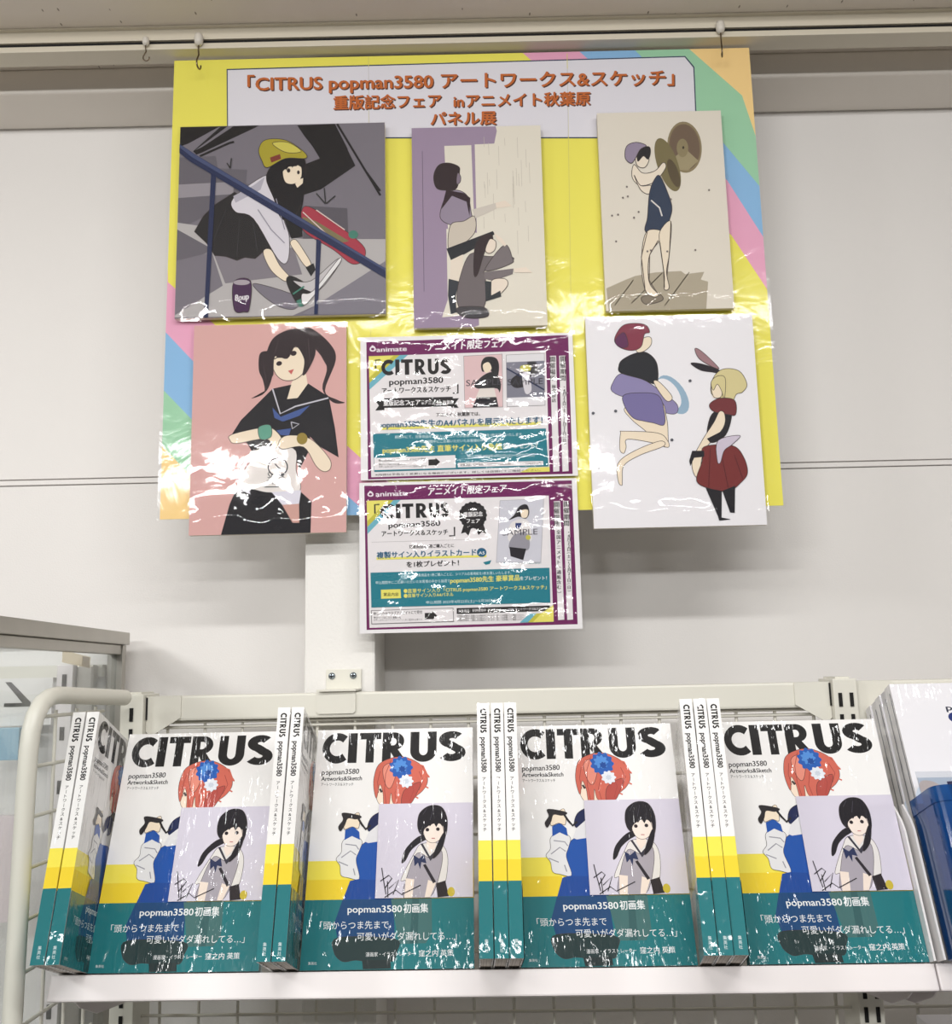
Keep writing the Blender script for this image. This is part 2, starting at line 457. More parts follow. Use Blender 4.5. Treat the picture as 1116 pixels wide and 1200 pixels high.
s = MB().box(-0.239, -0.142, -0.14, -0.0005, 0.0, 2.401, bev=0.004).build('trim_3', M_PIL); s['kind'] = 'structure'; s['label'] = 'narrow white pillar standing off the wall'
# rail along the ceiling edge, with a dark slot for the hooks
b = MB()
b.box(-4, 4, -0.190, -0.160, 2.4235, 2.4425, bev=0.0008)
b.box(-4, 4, -0.186, -0.160, 2.4175, 2.4235, mi=1)
b.box(-4, 4, -0.190, -0.156, 2.4085, 2.4175, bev=0.0012)
b.box(-4, 4, -0.196, -0.190, 2.4405, 2.4428)
s = b.build('trim_4', [M_RAIL, M_DARK]); s['kind'] = 'structure'; s['label'] = 'picture rail with a dark slot along the ceiling edge'

# ------------------------------------------------------------------ rail hooks
def hook_parts(root):
    b = MB().lathe([(0.0005, 0.006), (0.0042, 0.0055), (0.0052, 0.002), (0.0048, -0.003), (0.003, -0.006), (0.0005, -0.0065)], 14)
    b.build('runner', M_NYLON, root)
    pts = [(0, 0, -0.005), (0, 0, -0.012), (0.001, 0, -0.016), (-0.001, 0, -0.020), (-0.003, 0, -0.024)]
    pts += [(-0.003+0.0045+0.0045*cos(a), 0, -0.0265+0.0045*sin(a)) for a in [pi+pi*i/10 for i in range(0, 12)]]
    MB().tube(pts, 0.0009, 7).build('hook_wire', M_HOOK, root)
hk = empty('ceiling_rail_hook', 'bare white-topped wire hook hanging on the rail, left of the yellow poster', 'hook', Matrix.Translation((-0.4668, -0.1945, 2.4185)), 'hooks on the picture rail')
hook_parts(hk)
for x, z, lb in ((-0.3895, 2.4195, 'wire hook holding the top left corner of the yellow poster'), (0.3728, 2.4205, 'wire hook holding the top right corner of the yellow poster')):
    c = copy_tree(hk); c.matrix_basis = Matrix.Translation((x, -0.1945, z)) @ Matrix.Rotation(1.35, 4, 'Z') @ Matrix.Diagonal((1.3, 1.3, 1.45, 1)); c['label'] = lb

# ================================================================== POSTER
def sleeve(parent, W, H, x0, z0, y, bulge=0.006, seed=0, nx=36, nz=44, amp=0.0016, calm=0.1, film=None):
    """clear film pocket, flat at the top, puckered and bulging along its lower edge"""
    vs = []; fs = []
    for j in range(nz+1):
        for i in range(nx+1):
            u = i/nx; t = j/nz
            e = min(u, 1-u, 1-t, 1)*1.0
            edge = min(1.0, min(u, 1-u)*14, (1-t)*16, t*10)
            low = math.exp(-((t-0.07)/0.06)**2)
            n = noise.noise(Vector((u*7+seed*3.1, t*9+seed, seed*1.7))) + 0.5*noise.noise(Vector((u*17+seed, t*21, seed*2.3)))
            d = edge*(bulge*low*(0.6+0.6*n) + amp*(0.5+n)*(calm + 1.0*math.exp(-t*5.0)))
            vs.append((x0+u*W, y-max(d, 0.0), z0+t*H))
    for j in range(nz):
        for i in range(nx):
            a = j*(nx+1)+i; fs.append((a, a+1, a+nx+2, a+nx+1))
    b = MB().add(vs, fs, smooth=True)
    o = b.build('sleeve', film or M_FILM, parent); o['label'] = 'clear plastic sleeve'
    return o

PT = empty('event_poster', 'large yellow poster with pastel corner stripes hanging from rail hooks', 'poster', Matrix.Translation((-0.433, -0.168, 1.715)))
a = Art([(207, 75), (878, 53), (915, 600), (187, 603)], 0.854, 0.690)
YEL = (238, 230, 100); PNK = (232, 168, 196); BLU = (140, 186, 226); GRN = (158, 208, 172); ORG = (246, 212, 146)
a.fill(YEL)
a.P(PNK, [(606, 50), (608, 60), (855, 277), (935, 341), (935, 40)])
a.P(BLU, [(673, 50), (675, 58), (850, 211), (935, 278), (935, 40)])
a.P(GRN, [(739, 50), (741, 57), (812, 126), (935, 217), (935, 40)])
a.P(ORG, [(804, 50), (806, 54), (869, 110), (935, 157), (935, 40)])
a.P(PNK, [(180, 315), (198, 330), (415, 535), (490, 606), (425, 606), (230, 426), (185, 388)])
a.P(BLU, [(185, 388), (230, 426), (425, 606), (360, 606), (229, 494), (183, 455)])
a.P(GRN, [(183, 455), (229, 494), (360, 606), (280, 606), (226, 558), (180, 518)])
a.P(ORG, [(180, 518), (226, 558), (280, 606), (180, 606)])
a.P((60, 70, 96), [(266, 84), (801, 63.6), (812, 76.5), (815, 161.5), (266, 164.5)])
a.P((226, 224, 232), [(267.2, 85.4), (800.4, 65), (810.6, 77.5), (813.6, 160), (267.2, 163)])
for x0, x1 in ((428, 428), (660, 664)):
    a.P((220, 212, 116), [(x0, 62), (x0+0.8, 62), (x1+0.8, 606), (x1, 606)])
    a.P((208, 206, 214), [(x0, 80), (x0+0.8, 80), (x0+1.2, 160), (x0+0.4, 160)])
OR = (196, 106, 52); SH = (84, 52, 46)
for dx, dy, c in ((1.2, 1.3, SH), (0, 0, OR)):
    a.k += 1
    a.T('「CITRUS popman3580 アートワークス&スケッチ」', 290+dx, 787+dx, 108.5+dy, 20.5, c, 0.038, 97+dy)
    a.T('重版記念フェア', 388+dx, 512+dx, 129+dy, 17.5, c, 0.042, 125.5+dy)
    a.T('inアニメイト秋葉原', 527+dx, 687+dx, 126+dy, 17.5, c, 0.042, 121.5+dy)
    a.T('パネル展', 500+dx, 576+dx, 147+dy, 17.5, c, 0.042, 145+dy)
v, f = box_faces(0, 0.854, 0.0002, 0.0014, 0, 0.690)
o = a.build('printed_sheet', M_LAMI, PT, extra=[(v, f, (240, 238, 232))])
sleeve(PT, 0.862, 0.693, -0.004, -0.002, -0.0009, bulge=0.001, seed=4, nx=90, nz=80, amp=0.0012, calm=0.25, film=M_FILM3)

# ================================================================== ART PANELS
YP = -0.1725
def panel(name, label, art, W, H, x, z, seed, thick=0.008, edge=None, pad=0.003, bulge=0.007, amp=0.0014):
    root = empty(name, label, 'picture', Matrix.Translation((x, YP, z)), 'pictures on the yellow poster')
    MB().box(0, W, -thick, 0, 0, H, bev=0.0006).build('board', edge or M_BOARD, root)
    art.build('print', M_MATTE, root, Matrix.Translation((0, -thick-0.0002, 0)))
    sleeve(root, W+2*pad, H+2*pad, -pad, -pad-0.003, -thick-0.0032, bulge=bulge, seed=seed, amp=amp)
    return root
SKIN = (240, 224, 200)

# -- grey stairway picture
a = Art([(93, 102), (1007, 64), (1020, 940), (82, 955)], 0.297, 0.292); a.auto = 2.6
G0 = (122, 117, 126); G1 = (104, 100, 108); G2 = (150, 145, 152); G3 = (182, 178, 178); BK = (30, 28, 30)
a.fill(G0)
a.P(BK, [(93, 102), (270, 95), (250, 105), (130, 175), (93, 190)])
a.P(BK, [(270, 96), (440, 88), (420, 100), (190, 215), (165, 225), (150, 210)])
a.P(G0, [(300, 95), (325, 95), (190, 190), (160, 205)])
a.L(BK, [(180, 232), (310, 170), (330, 165)], 10)
a.P(BK, [(610, 85), (780, 75), (840, 190), (720, 245), (680, 180), (640, 130)])
a.P(BK, [(650, 260), (835, 185), (875, 265), (720, 375), (645, 400), (640, 300)])
a.L(BK, [(790, 75), (990, 400)], 10); a.L(BK, [(915, 280), (990, 380)], 9)
a.P(G1, [(90, 240), (250, 230), (260, 285), (390, 290), (385, 350), (440, 380), (90, 560)])
a.P(G2, [(90, 360), (330, 345), (330, 400), (90, 420)])
a.P((92, 88, 96), [(650, 450), (840, 460), (845, 570), (840, 600), (640, 620)])
a.P(G3, [(85, 530), (300, 560), (640, 600), (1015, 600), (1015, 760), (600, 945), (83, 950)])
a.P(G1, [(85, 560), (230, 640), (230, 660), (85, 710)])
a.P(G0, [(84, 700), (240, 660), (290, 810), (84, 940)])
a.P((130, 124, 132), [(240, 650), (600, 640), (640, 760), (300, 800)])
a.P((122, 117, 128), [(430, 800), (620, 860), (610, 915), (540, 905), (460, 850)], True)
a.P((130, 126, 136), [(640, 940), (1015, 700), (1020, 938)])
a.P((168, 60, 76), [(640, 460), (700, 470), (830, 560), (920, 640), (910, 700), (860, 712), (780, 650), (640, 560)], True)
a.P((126, 116, 84), [(640, 500), (700, 520), (850, 610), (800, 620), (640, 540)])
a.E((70, 128, 112), 868, 580, 22, 19)
a.P((40, 38, 40), [(335, 392), (380, 420), (440, 490), (490, 580), (507, 645), (470, 655), (430, 690), (385, 684), (350, 698), (300, 680), (252, 676), (215, 620), (162, 570), (200, 500), (248, 450)], ol=2.6)
a.P((30, 30, 32), [(540, 330), (640, 380), (630, 440), (640, 590), (590, 600), (560, 520), (520, 440)])
a.P((216, 212, 220), [(460, 320), (500, 340), (560, 440), (555, 510), (580, 590), (575, 700), (530, 690), (420, 510), (340, 480), (330, 420)], True)
a.P((178, 174, 186), [(470, 320), (450, 380), (340, 440), (330, 410), (420, 360)])
a.P(SKIN, [(465, 660), (500, 650), (540, 720), (590, 780), (560, 790), (500, 740)], True)
a.P(SKIN, [(585, 620), (610, 605), (650, 660), (680, 715), (655, 725), (615, 670)], True)
a.P((36, 36, 38), [(570, 790), (600, 770), (690, 830), (670, 880), (640, 905), (610, 880)], True)
a.P((70, 128, 112), [(615, 880), (680, 850), (672, 890), (630, 908)])
a.P((198, 194, 196), [(600, 790), (680, 790), (800, 690), (790, 740), (700, 840)], True)
a.P((36, 36, 38), [(655, 730), (690, 710), (700, 740), (680, 770)])
a.P((28, 26, 30), [(500, 270), (560, 235), (640, 235), (650, 300), (640, 420), (600, 500), (545, 510), (510, 420), (475, 330)], True)
a.P(SKIN, [(548, 290), (575, 262), (625, 262), (632, 320), (600, 352), (560, 345)], True)
a.P((28, 26, 30), [(545, 300), (560, 255), (630, 245), (610, 272), (570, 275)])
a.E((52, 42, 42), 574, 292, 8, 10); a.E((52, 42, 42), 618, 300, 6, 9)
a.P((28, 26, 30), [(552, 262), (575, 248), (635, 246), (640, 300), (630, 276), (605, 262), (590, 280), (584, 262), (562, 292)]); a.P((28, 26, 30), [(640, 240), (652, 330), (640, 440), (628, 500), (636, 400), (630, 330)])
a.P(SKIN, [(604, 352), (622, 332), (640, 326), (638, 350), (614, 370)])
a.P((170, 158, 50), [(440, 200), (470, 155), (560, 155), (640, 205), (650, 236), (560, 238), (480, 280), (455, 250)], True)
a.P((206, 196, 90), [(500, 170), (570, 165), (630, 205), (560, 210)], True)
a.P((128, 60, 48), [(490, 235), (535, 218), (540, 240), (497, 258)])
a.P((230, 228, 228), [(640, 850), (690, 835), (800, 695), (806, 715), (700, 850), (650, 900)], True)
a.L((70, 128, 112), [(600, 850), (650, 815)], 7)
for l in ([(700, 470), (830, 560)], [(640, 480), (770, 600)]): a.L((216, 196, 190), l, 5, up=0)
a.k += 1
for l in ([(740, 440), (700, 395)], [(742, 440), (735, 370)], [(745, 440), (785, 405)], [(315, 285), (320, 240)], [(315, 285), (300, 262)]): a.L((50, 50, 50), l, 5, up=0)
a.k += 1
for l in ([(300, 470), (250, 600)], [(360, 510), (350, 680)], [(420, 530), (440, 660)]): a.L((62, 60, 64), l, 3, up=0)
a.k += 1
for l in ([(520, 420), (560, 560)], [(440, 470), (500, 560), (560, 620)]): a.L((150, 146, 160), l, 4, up=0)
a.k += 1
a.P((72, 44, 78), [(338, 795), (412, 790), (408, 915), (385, 928), (342, 918)], True)
a.E((170, 160, 168), 373, 797, 36, 12); a.T('8oup', 345, 405, 880, 40, (230, 225, 230), 0.03, 872)
RL = (40, 48, 82)
a.P(RL, [(92, 180), (160, 225), (1018, 735), (1019, 780), (140, 258), (91, 220)])
a.P((70, 80, 116), [(92, 182), (160, 227), (1018, 737), (1018, 746), (150, 240), (92, 195)])
a.P(RL, [(232, 300), (254, 310), (228, 955), (210, 957)])
a.P(RL, [(702, 600), (724, 610), (712, 940), (696, 941)])
panel('wall_picture', 'square grey picture of a seated figure in a yellow beanie behind a stair railing', a, 0.297, 0.292, -0.417, 1.998, 1)

# -- lilac doorway picture
a = Art([(63, 122), (735, 97), (757, 1130), (72, 1145)], 0.187, 0.304); a.auto = 3.2
CR = (228, 222, 208); LI = (158, 140, 164)
a.fill(CR)
a.P(LI, [(63, 122), (500, 106), (506, 130), (492, 196), (390, 202), (404, 1130), (380, 1145), (72, 1145)])
a.P(CR, [(232, 212), (372, 206), (384, 600), (384, 690), (250, 690)])
a.P(CR, [(240, 640), (402, 660), (402, 1010), (330, 1080), (215, 1090), (245, 1000)])
for i in range(26):
    x = 420+random.random()*290; y = 130+random.random()*520; a.L((196, 188, 176), [(x, y), (x+2, y+30+random.random()*110)], 2.0, up=0)
a.k += 1
a.L((110, 96, 116), [(118, 240), (124, 960)], 3)
a.P((52, 40, 44), [(250, 300), (305, 318), (310, 350), (295, 430), (240, 442), (190, 430), (176, 370), (200, 315)], True)
a.P((132, 118, 134), [(302, 350), (316, 372), (312, 400), (296, 410), (294, 380)], True)
a.P((150, 138, 156), [(285, 440), (350, 470), (372, 570), (385, 590), (330, 625), (262, 620), (208, 580), (235, 480)], True)
a.P((52, 36, 44), [(240, 440), (330, 455), (365, 480), (360, 575), (345, 500), (270, 470), (215, 540)])
a.P((206, 196, 182), [(262, 620), (330, 600), (385, 575), (385, 660), (300, 735), (250, 740)], True)
a.P((208, 200, 190), [(375, 540), (495, 505), (500, 535), (390, 585)])
a.P((232, 218, 202), [(495, 505), (545, 492), (582, 520), (500, 532)])
a.P((42, 44, 50), [(240, 742), (480, 650), (490, 665), (420, 720), (265, 808)])
a.P((232, 220, 204), [(262, 800), (325, 770), (325, 900), (300, 912), (255, 910)])
a.P((52, 56, 64), [(250, 895), (302, 908), (285, 985), (290, 1065), (260, 1075), (246, 980)])
a.P((112, 104, 106), [(360, 770), (450, 780), (560, 780), (580, 800), (440, 850), (440, 900), (430, 1040), (330, 1055), (292, 1010), (305, 900)], True)
a.P((122, 114, 116), [(440, 840), (540, 720), (580, 790), (575, 815), (480, 850)], True)
a.P((122, 114, 116), [(432, 860), (585, 842), (580, 870), (480, 905), (435, 895)])
a.P((54, 42, 46), [(420, 680), (470, 668), (480, 700), (465, 760), (440, 750), (400, 870), (380, 870), (385, 740)], True)
a.P((236, 222, 206), [(470, 690), (495, 705), (490, 745), (462, 765), (440, 750), (455, 705)], True)
a.P((236, 222, 206), [(485, 660), (530, 690), (550, 720), (540, 730), (500, 690)])
a.P((236, 222, 206), [(585, 842), (650, 835), (682, 862), (590, 862)])
a.P((236, 222, 206), [(470, 905), (540, 895), (552, 930), (500, 985), (470, 990)], True)
a.P((52, 56, 60), [(436, 905), (470, 910), (468, 980), (515, 955), (520, 985), (440, 1010)])
a.P((72, 70, 74), [(300, 1040), (430, 1040), (450, 1085), (360, 1095), (300, 1075)], True)
panel('wall_picture', 'cream and lilac picture of two figures in a doorway, middle of upper row', a, 0.187, 0.304, -0.081, 1.976, 2)

# -- cymbal player picture
a = Art([(125, 127), (720, 110), (775, 1050), (158, 1068)], 0.180, 0.302); a.auto = 3.2
a.fill((226, 219, 206))
a.P((176, 166, 146), [(160, 960), (250, 920), (300, 900), (400, 882), (520, 875), (540, 890), (632, 878), (615, 915), (650, 925), (640, 1060), (170, 1066)])
for p in ((290, 920, 200, 1040), (430, 885, 280, 1030), (560, 880, 440, 1040)): a.L((140, 130, 112), [(p[0], p[1]), (p[2], p[3])], 4, up=0)
a.k += 1
a.P((136, 126, 110), [(330, 1000), (410, 985), (430, 1015), (350, 1035)], True)
a.E((142, 128, 98), 544, 286, 83, 122, 32, -0.06); a.E((112, 94, 78), 544, 286, 74, 110, 32, -0.06)
a.P((160, 148, 116), [(544, 290), (610, 350), (560, 396), (520, 394), (490, 340)])
a.E((142, 130, 98), 534, 290, 28, 44); a.E((60, 52, 44), 538, 288, 5, 7)
a.E((122, 112, 78), 462, 370, 50, 132, 32, -0.32); a.E((92, 80, 60), 490, 410, 24, 70, 24, -0.32)
a.P((236, 224, 206), [(300, 370), (340, 410), (400, 400), (440, 360), (452, 385), (400, 450), (330, 470), (290, 430)], True)
a.P((236, 224, 206), [(300, 420), (330, 470), (380, 470), (370, 510), (330, 490)], True)
NV = (52, 64, 86)
a.P(NV, [(395, 445), (425, 425), (470, 530), (480, 580), (470, 625), (440, 700), (352, 690), (362, 620), (372, 510)], True)
a.L((220, 216, 212), [(380, 540), (420, 575), (432, 615)], 7)
LG = (236, 222, 200); LN = (92, 80, 74); a.k += 1
a.P(LG, [(356, 690), (440, 690), (420, 730), (370, 800), (362, 900), (376, 950), (412, 990), (380, 998), (344, 960), (330, 830)], True)
a.P(LG, [(420, 690), (474, 640), (465, 790), (450, 880), (462, 955), (438, 962), (440, 900), (424, 780)], True)
for l in ([(360, 690), (330, 810), (346, 960)], [(412, 730), (370, 800), (366, 920), (410, 990)], [(474, 640), (466, 780), (452, 900)], [(420, 740), (436, 870), (440, 955)]): a.L(LN, l, 4, up=0)
a.k += 1
a.P((236, 224, 206), [(310, 330), (360, 325), (372, 350), (350, 385), (315, 375)], True)
a.P((40, 38, 42), [(320, 300), (370, 285), (380, 310), (368, 345), (345, 330), (318, 355)], True)
a.P((150, 138, 160), [(265, 285), (310, 265), (360, 280), (330, 300), (305, 345), (285, 365), (258, 340)], True)
for i in range(14):
    a.E((120, 112, 108), 180+random.random()*500, 430+random.random()*400, 5, 5, 8)
panel('wall_picture', 'cream picture of a figure in navy clashing two brass cymbals', a, 0.180, 0.302, 0.189, 1.995, 3)

# -- pink portrait
a = Art([(212, 105), (942, 90), (945, 1095), (197, 1108)], 0.213, 0.297); a.auto = 2.6
HB = (52, 42, 46); UB = (34, 33, 38)
a.fill((216, 170, 166))
a.P(HB, [(720, 130), (770, 118), (860, 190), (892, 270), (840, 420), (900, 465), (935, 478), (880, 475), (830, 410), (850, 300), (780, 200)], True)
a.P(HB, [(530, 240), (580, 240), (590, 330), (560, 420), (490, 455), (550, 430), (545, 370), (525, 320)], True)
a.P(SKIN, [(700, 350), (750, 340), (760, 400), (700, 470), (650, 460), (670, 400)])
a.P(UB, [(590, 410), (680, 390), (660, 460), (710, 455), (760, 385), (860, 450), (890, 600), (908, 740), (820, 690), (770, 640), (780, 680), (720, 800), (690, 700), (500, 720), (470, 670), (390, 640), (440, 560)])
a.L((198, 196, 206), [(590, 410), (628, 530), (700, 495), (858, 455)], 7)
a.P((70, 92, 150), [(590, 500), (630, 545), (770, 490), (720, 540), (640, 568), (600, 550)])
a.P((70, 92, 150), [(610, 610), (680, 600), (670, 635), (630, 632)])
a.L((198, 196, 206), [(680, 570), (718, 580), (686, 602), (680, 570)], 5)
a.P((232, 226, 222), [(500, 705), (690, 695), (705, 800), (720, 900), (560, 905), (430, 855), (485, 760)], True)
a.P(UB, [(430, 870), (560, 905), (730, 905), (780, 950), (775, 1100), (350, 1108), (390, 960)])
a.P((222, 220, 232), [(420, 840), (470, 870), (490, 915), (440, 890)])
a.P((222, 220, 232), [(590, 905), (730, 895), (720, 960), (640, 965)])
a.P((205, 160, 150), [(640, 965), (720, 960), (722, 1050), (690, 1050)])
a.P(SKIN, [(395, 630), (520, 600), (590, 600), (640, 660), (600, 695), (560, 650), (420, 672), (388, 655)], True)
a.P(SKIN, [(620, 670), (660, 635), (770, 650), (860, 740), (870, 790), (840, 808), (800, 780), (740, 690), (640, 700)], True)
a.P((100, 160, 140), [(525, 595), (580, 585), (585, 640), (535, 652)], True)
a.E((150, 130, 60), 733, 650, 26, 28)
a.P(SKIN, [(590, 260), (700, 210), (740, 250), (745, 320), (700, 365), (640, 368), (600, 330)], True)
a.P(HB, [(560, 240), (600, 160), (700, 120), (770, 150), (795, 230), (765, 310), (735, 345), (742, 270), (700, 205), (660, 265), (600, 255), (590, 350), (555, 300)], True)
a.E((52, 40, 44), 690, 240, 15, 12, 20, -0.3); a.E((52, 40, 44), 621, 289, 14, 11, 20, -0.3)
a.L((52, 40, 44), [(655, 222), (680, 206)], 5); a.L((52, 40, 44), [(598, 268), (612, 260)], 5)
a.P(HB, [(640, 150), (720, 140), (742, 215), (735, 245), (722, 200), (690, 195), (668, 225), (640, 262), (612, 262), (600, 245), (612, 200)])
for l in ([(620, 170), (600, 240)], [(760, 170), (770, 290)], [(800, 210), (850, 300)], [(545, 280), (560, 380)]): a.L((78, 64, 68), l, 3, up=0)
a.k += 1
a.P((200, 100, 96), [(664, 325), (692, 316), (680, 342)])
DK = (60, 66, 74)
a.L(DK, arc(618, 785, 46, 42, 0, 360, 24), 5); a.L(DK, [(605, 770), (622, 790), (640, 795)], 5)
a.T('Snack', 570, 652, 838, 40, DK, 0.0); a.T('TIME', 566, 650, 868, 30, DK, 0.01); a.L(DK, [(556, 880), (650, 878)], 4)
panel('wall_picture', 'pink picture of a dark-haired figure in a black sailor top, lower left', a, 0.213, 0.297, -0.389, 1.690, 5)

# -- white picture with two figures
a = Art([(68, 75), (898, 62), (960, 1110), (95, 1125)], 0.234, 0.299); a.auto = 2.8
a.fill((238, 236, 240))
PUR = (142, 134, 176)
a.E((150, 178, 200), 500, 460, 60, 110, 24, -0.6); a.E((238, 236, 240), 478, 455, 48, 86, 24, -0.6)
a.P(PUR, [(200, 400), (240, 355), (330, 370), (450, 450), (520, 510), (510, 555), (440, 540), (380, 470), (260, 470), (195, 440)], True)
a.P(SKIN, [(262, 520), (430, 490), (465, 570), (472, 660), (465, 720), (400, 690), (360, 640), (290, 580)], True)
a.P(SKIN, [(250, 640), (420, 650), (470, 690), (470, 722), (400, 700), (270, 680), (262, 720), (250, 750), (230, 730), (235, 650)], True)
a.P(SKIN, [(220, 800), (300, 740), (430, 690), (450, 715), (330, 760), (250, 810), (240, 880), (238, 910), (220, 890)], True)
a.P((120, 112, 160), [(250, 465), (320, 450), (425, 462), (455, 545), (452, 610), (400, 600), (350, 590), (300, 575), (262, 525)], True)
a.P((36, 38, 44), [(250, 285), (310, 255), (370, 250), (420, 300), (425, 390), (400, 405), (340, 380), (240, 350), (232, 315)], True)
a.P(SKIN, [(405, 400), (430, 395), (490, 460), (490, 488), (460, 485)], True)
a.P(SKIN, [(320, 230), (355, 180), (392, 175), (395, 210), (365, 240), (330, 250)], True)
a.P((134, 58, 76), [(212, 185), (250, 120), (310, 105), (370, 115), (388, 150), (362, 160), (345, 220), (300, 240), (240, 225)], True)
a.P((98, 50, 88), [(215, 190), (260, 150), (280, 215), (240, 225)], True)
a.P((40, 36, 44), [(590, 305), (650, 310), (740, 345), (780, 390), (720, 355), (640, 340)], True)
a.P((158, 122, 128), [(612, 232), (650, 250), (730, 330), (690, 320), (630, 280)], True)
a.P(SKIN, [(690, 460), (745, 430), (760, 470), (700, 478)])
a.P((214, 202, 150), [(700, 380), (750, 335), (830, 345), (868, 410), (845, 450), (815, 460), (790, 500), (740, 480), (690, 455)], True)
a.P(SKIN, [(690, 400), (728, 395), (745, 440), (735, 475), (700, 470)], True)
a.P((214, 202, 150), [(690, 400), (720, 370), (760, 380), (755, 480), (740, 440), (720, 410), (700, 440)], True)
a.P((36, 34, 40), [(690, 560), (760, 530), (790, 560), (760, 660), (690, 700), (665, 660)], True)
a.P((116, 52, 56), [(680, 510), (730, 480), (805, 490), (810, 560), (770, 560), (700, 545)], True)
a.P(SKIN, [(730, 545), (755, 560), (745, 630), (650, 740), (625, 860), (600, 860), (590, 790), (640, 690), (700, 600)], True)
a.P((36, 34, 40), [(665, 680), (735, 645), (745, 670), (680, 700)])
a.P((120, 50, 50), [(650, 720), (790, 715), (845, 770), (865, 850), (830, 900), (770, 942), (680, 930), (610, 890), (640, 790)], True)
for l in ([(680, 730), (670, 920)], [(740, 780), (770, 935)], [(800, 760), (840, 880)]): a.L((84, 34, 38), l, 4, up=0)
a.k += 1
a.P((206, 196, 212), [(720, 690), (830, 665), (790, 710), (750, 740), (730, 800), (715, 790)], True)
a.P((36, 34, 40), [(575, 790), (590, 740), (650, 740), (650, 770), (600, 775), (580, 815)])
a.P((34, 32, 38), [(655, 925), (735, 940), (732, 1075), (720, 1080)])
a.P((34, 32, 38), [(738, 940), (802, 915), (798, 1050), (775, 1048)])
a.P((34, 32, 38), [(715, 1070), (778, 1082), (720, 1088)])
for p in ((100, 550), (585, 392), (128, 828), (212, 540), (490, 685)): a.E((90, 92, 100), p[0], p[1], 8, 7, 10)
panel('wall_picture', 'white picture of two figures, one red-haired and one with rabbit ears', a, 0.234, 0.299, 0.159, 1.687, 6, amp=0.0007)

# ================================================================== FLYERS
PU = (112, 34, 92); PAP = (232, 228, 230); TE = (36, 124, 140); YE = (232, 224, 110); NV2 = (42, 96, 128)
def flyer_common(a, B):
    """B: border frame, inner paper, stripes"""
    a.fill((240, 238, 240))
def flyer(label, art, W, H, x, z, seed):
    root = empty('event_flyer', label, 'flyer', Matrix.Translation((x, YP-0.001, z)), 'purple-bordered flyers below the pictures')
    v, f = box_faces(0, W, 0.0002, 0.0012, 0, H)
    art.build('printed_sheet', M_MATTE, root, extra=[(v, f, (240, 238, 236))])
    sleeve(root, W+0.006, H+0.006, -0.003, -0.004, -0.0035, bulge=0.004, seed=seed, nx=50, nz=36, amp=0.0021, calm=0.6, film=M_FILM2)
    return root

def logo_mark(a, x, y, s, c):
    a.P(c, [(x, y+s), (x+s*0.25, y+s*0.45), (x+s*0.5, y+s*0.3), (x+s*0.62, y), (x+s*1.0, y+s*0.1), (x+s*1.4, y+s*0.45), (x+s*1.65, y+s*1.0), (x+s*1.3, y+s*1.5), (x+s*0.35, y+s*1.5)], True)
    a.E(PU, x+s*0.82, y+s*0.95, s*0.42, s*0.32, 14)

# upper flyer
a = Art([(42, 70), (1058, 57), (1084, 747), (29, 757)], 0.298, 0.205)
a.fill((240, 238, 240))
a.P(PU, [(70, 92), (1038, 68), (1058, 738), (64, 752)])
a.P(PAP, [(80, 160), (930, 140), (946, 726), (80, 742)])
a.P(YE, [(80, 160), (200, 157), (80, 262)]); a.P((196, 190, 70), [(200, 157), (228, 156), (80, 288), (80, 262)]); a.P((110, 178, 196), [(228, 156), (268, 155), (80, 320), (80, 288)])
logo_mark(a, 84, 108, 19, (236, 226, 236)); a.T('animate', 118, 262, 140, 32, (238, 230, 238), 0.03, 136)
a.T('アニメイト限定フェア', 362, 738, 135, 44, (244, 240, 244), 0.04, 120, 0.12)
BKT = (34, 32, 34)
citrus(a, [(140, 196), (206, 226), (234, 290), (300, 352), (362, 414), (420, 474)], 178, 252, BKT, -0.012)
a.L(BKT, [(135, 178), (112, 179), (112, 225)], 7); a.L(BKT, [(505, 298), (505, 340), (480, 341)], 7)
a.T('popman3580', 176, 434, 298, 40, BKT, 0.035, 290); a.T('アートワークス＆スケッチ', 140, 470, 338, 32, BKT, 0.035, 331)
a.P(BKT, [(106, 372), (150, 370), (150, 362), (480, 358), (480, 366), (510, 365), (492, 388), (508, 412), (470, 410), (470, 404), (150, 408), (150, 418), (106, 420), (124, 396)])
a.T('重版記念フェア', 146, 322, 396, 29, (240, 238, 240), 0.03, 393); a.T('inアニメイト秋葉原', 330, 484, 393, 19, (240, 238, 240), 0.02, 391)
# two small sample pictures
a.P((140, 136, 140), [(534, 163), (721, 155), (722, 411), (536, 414)]); a.P((222, 190, 192), [(536, 165), (719, 157), (720, 409), (538, 412)])
a.P((36, 34, 38), [(640, 170), (690, 175), (705, 220), (690, 280), (660, 230), (625, 240), (618, 200)], True)
a.P(SKIN, [(628, 205), (655, 195), (668, 225), (645, 245), (630, 232)], True)
a.P((40, 40, 44), [(640, 250), (690, 245), (712, 300), (705, 340), (690, 320), (600, 320), (588, 295)], True)
a.P((228, 220, 214), [(610, 320), (680, 318), (690, 365), (590, 365)]); a.P((36, 34, 40), [(596, 362), (690, 362), (700, 409), (574, 411)])
a.P((140, 136, 140), [(738, 160), (924, 153), (926, 405), (740, 410)]); a.P((226, 224, 228), [(740, 162), (922, 155), (924, 403), (742, 408)])
a.P((128, 128, 142), [(740, 196), (922, 190), (923, 362), (742, 366)]); a.P((60, 58, 64), [(840, 195), (880, 192), (905, 240), (850, 270)])
a.P((196, 190, 80), [(808, 215), (850, 210), (855, 235), (815, 240)], True); a.P((44, 42, 48), [(770, 270), (830, 240), (850, 300), (790, 320), (760, 300)], True)
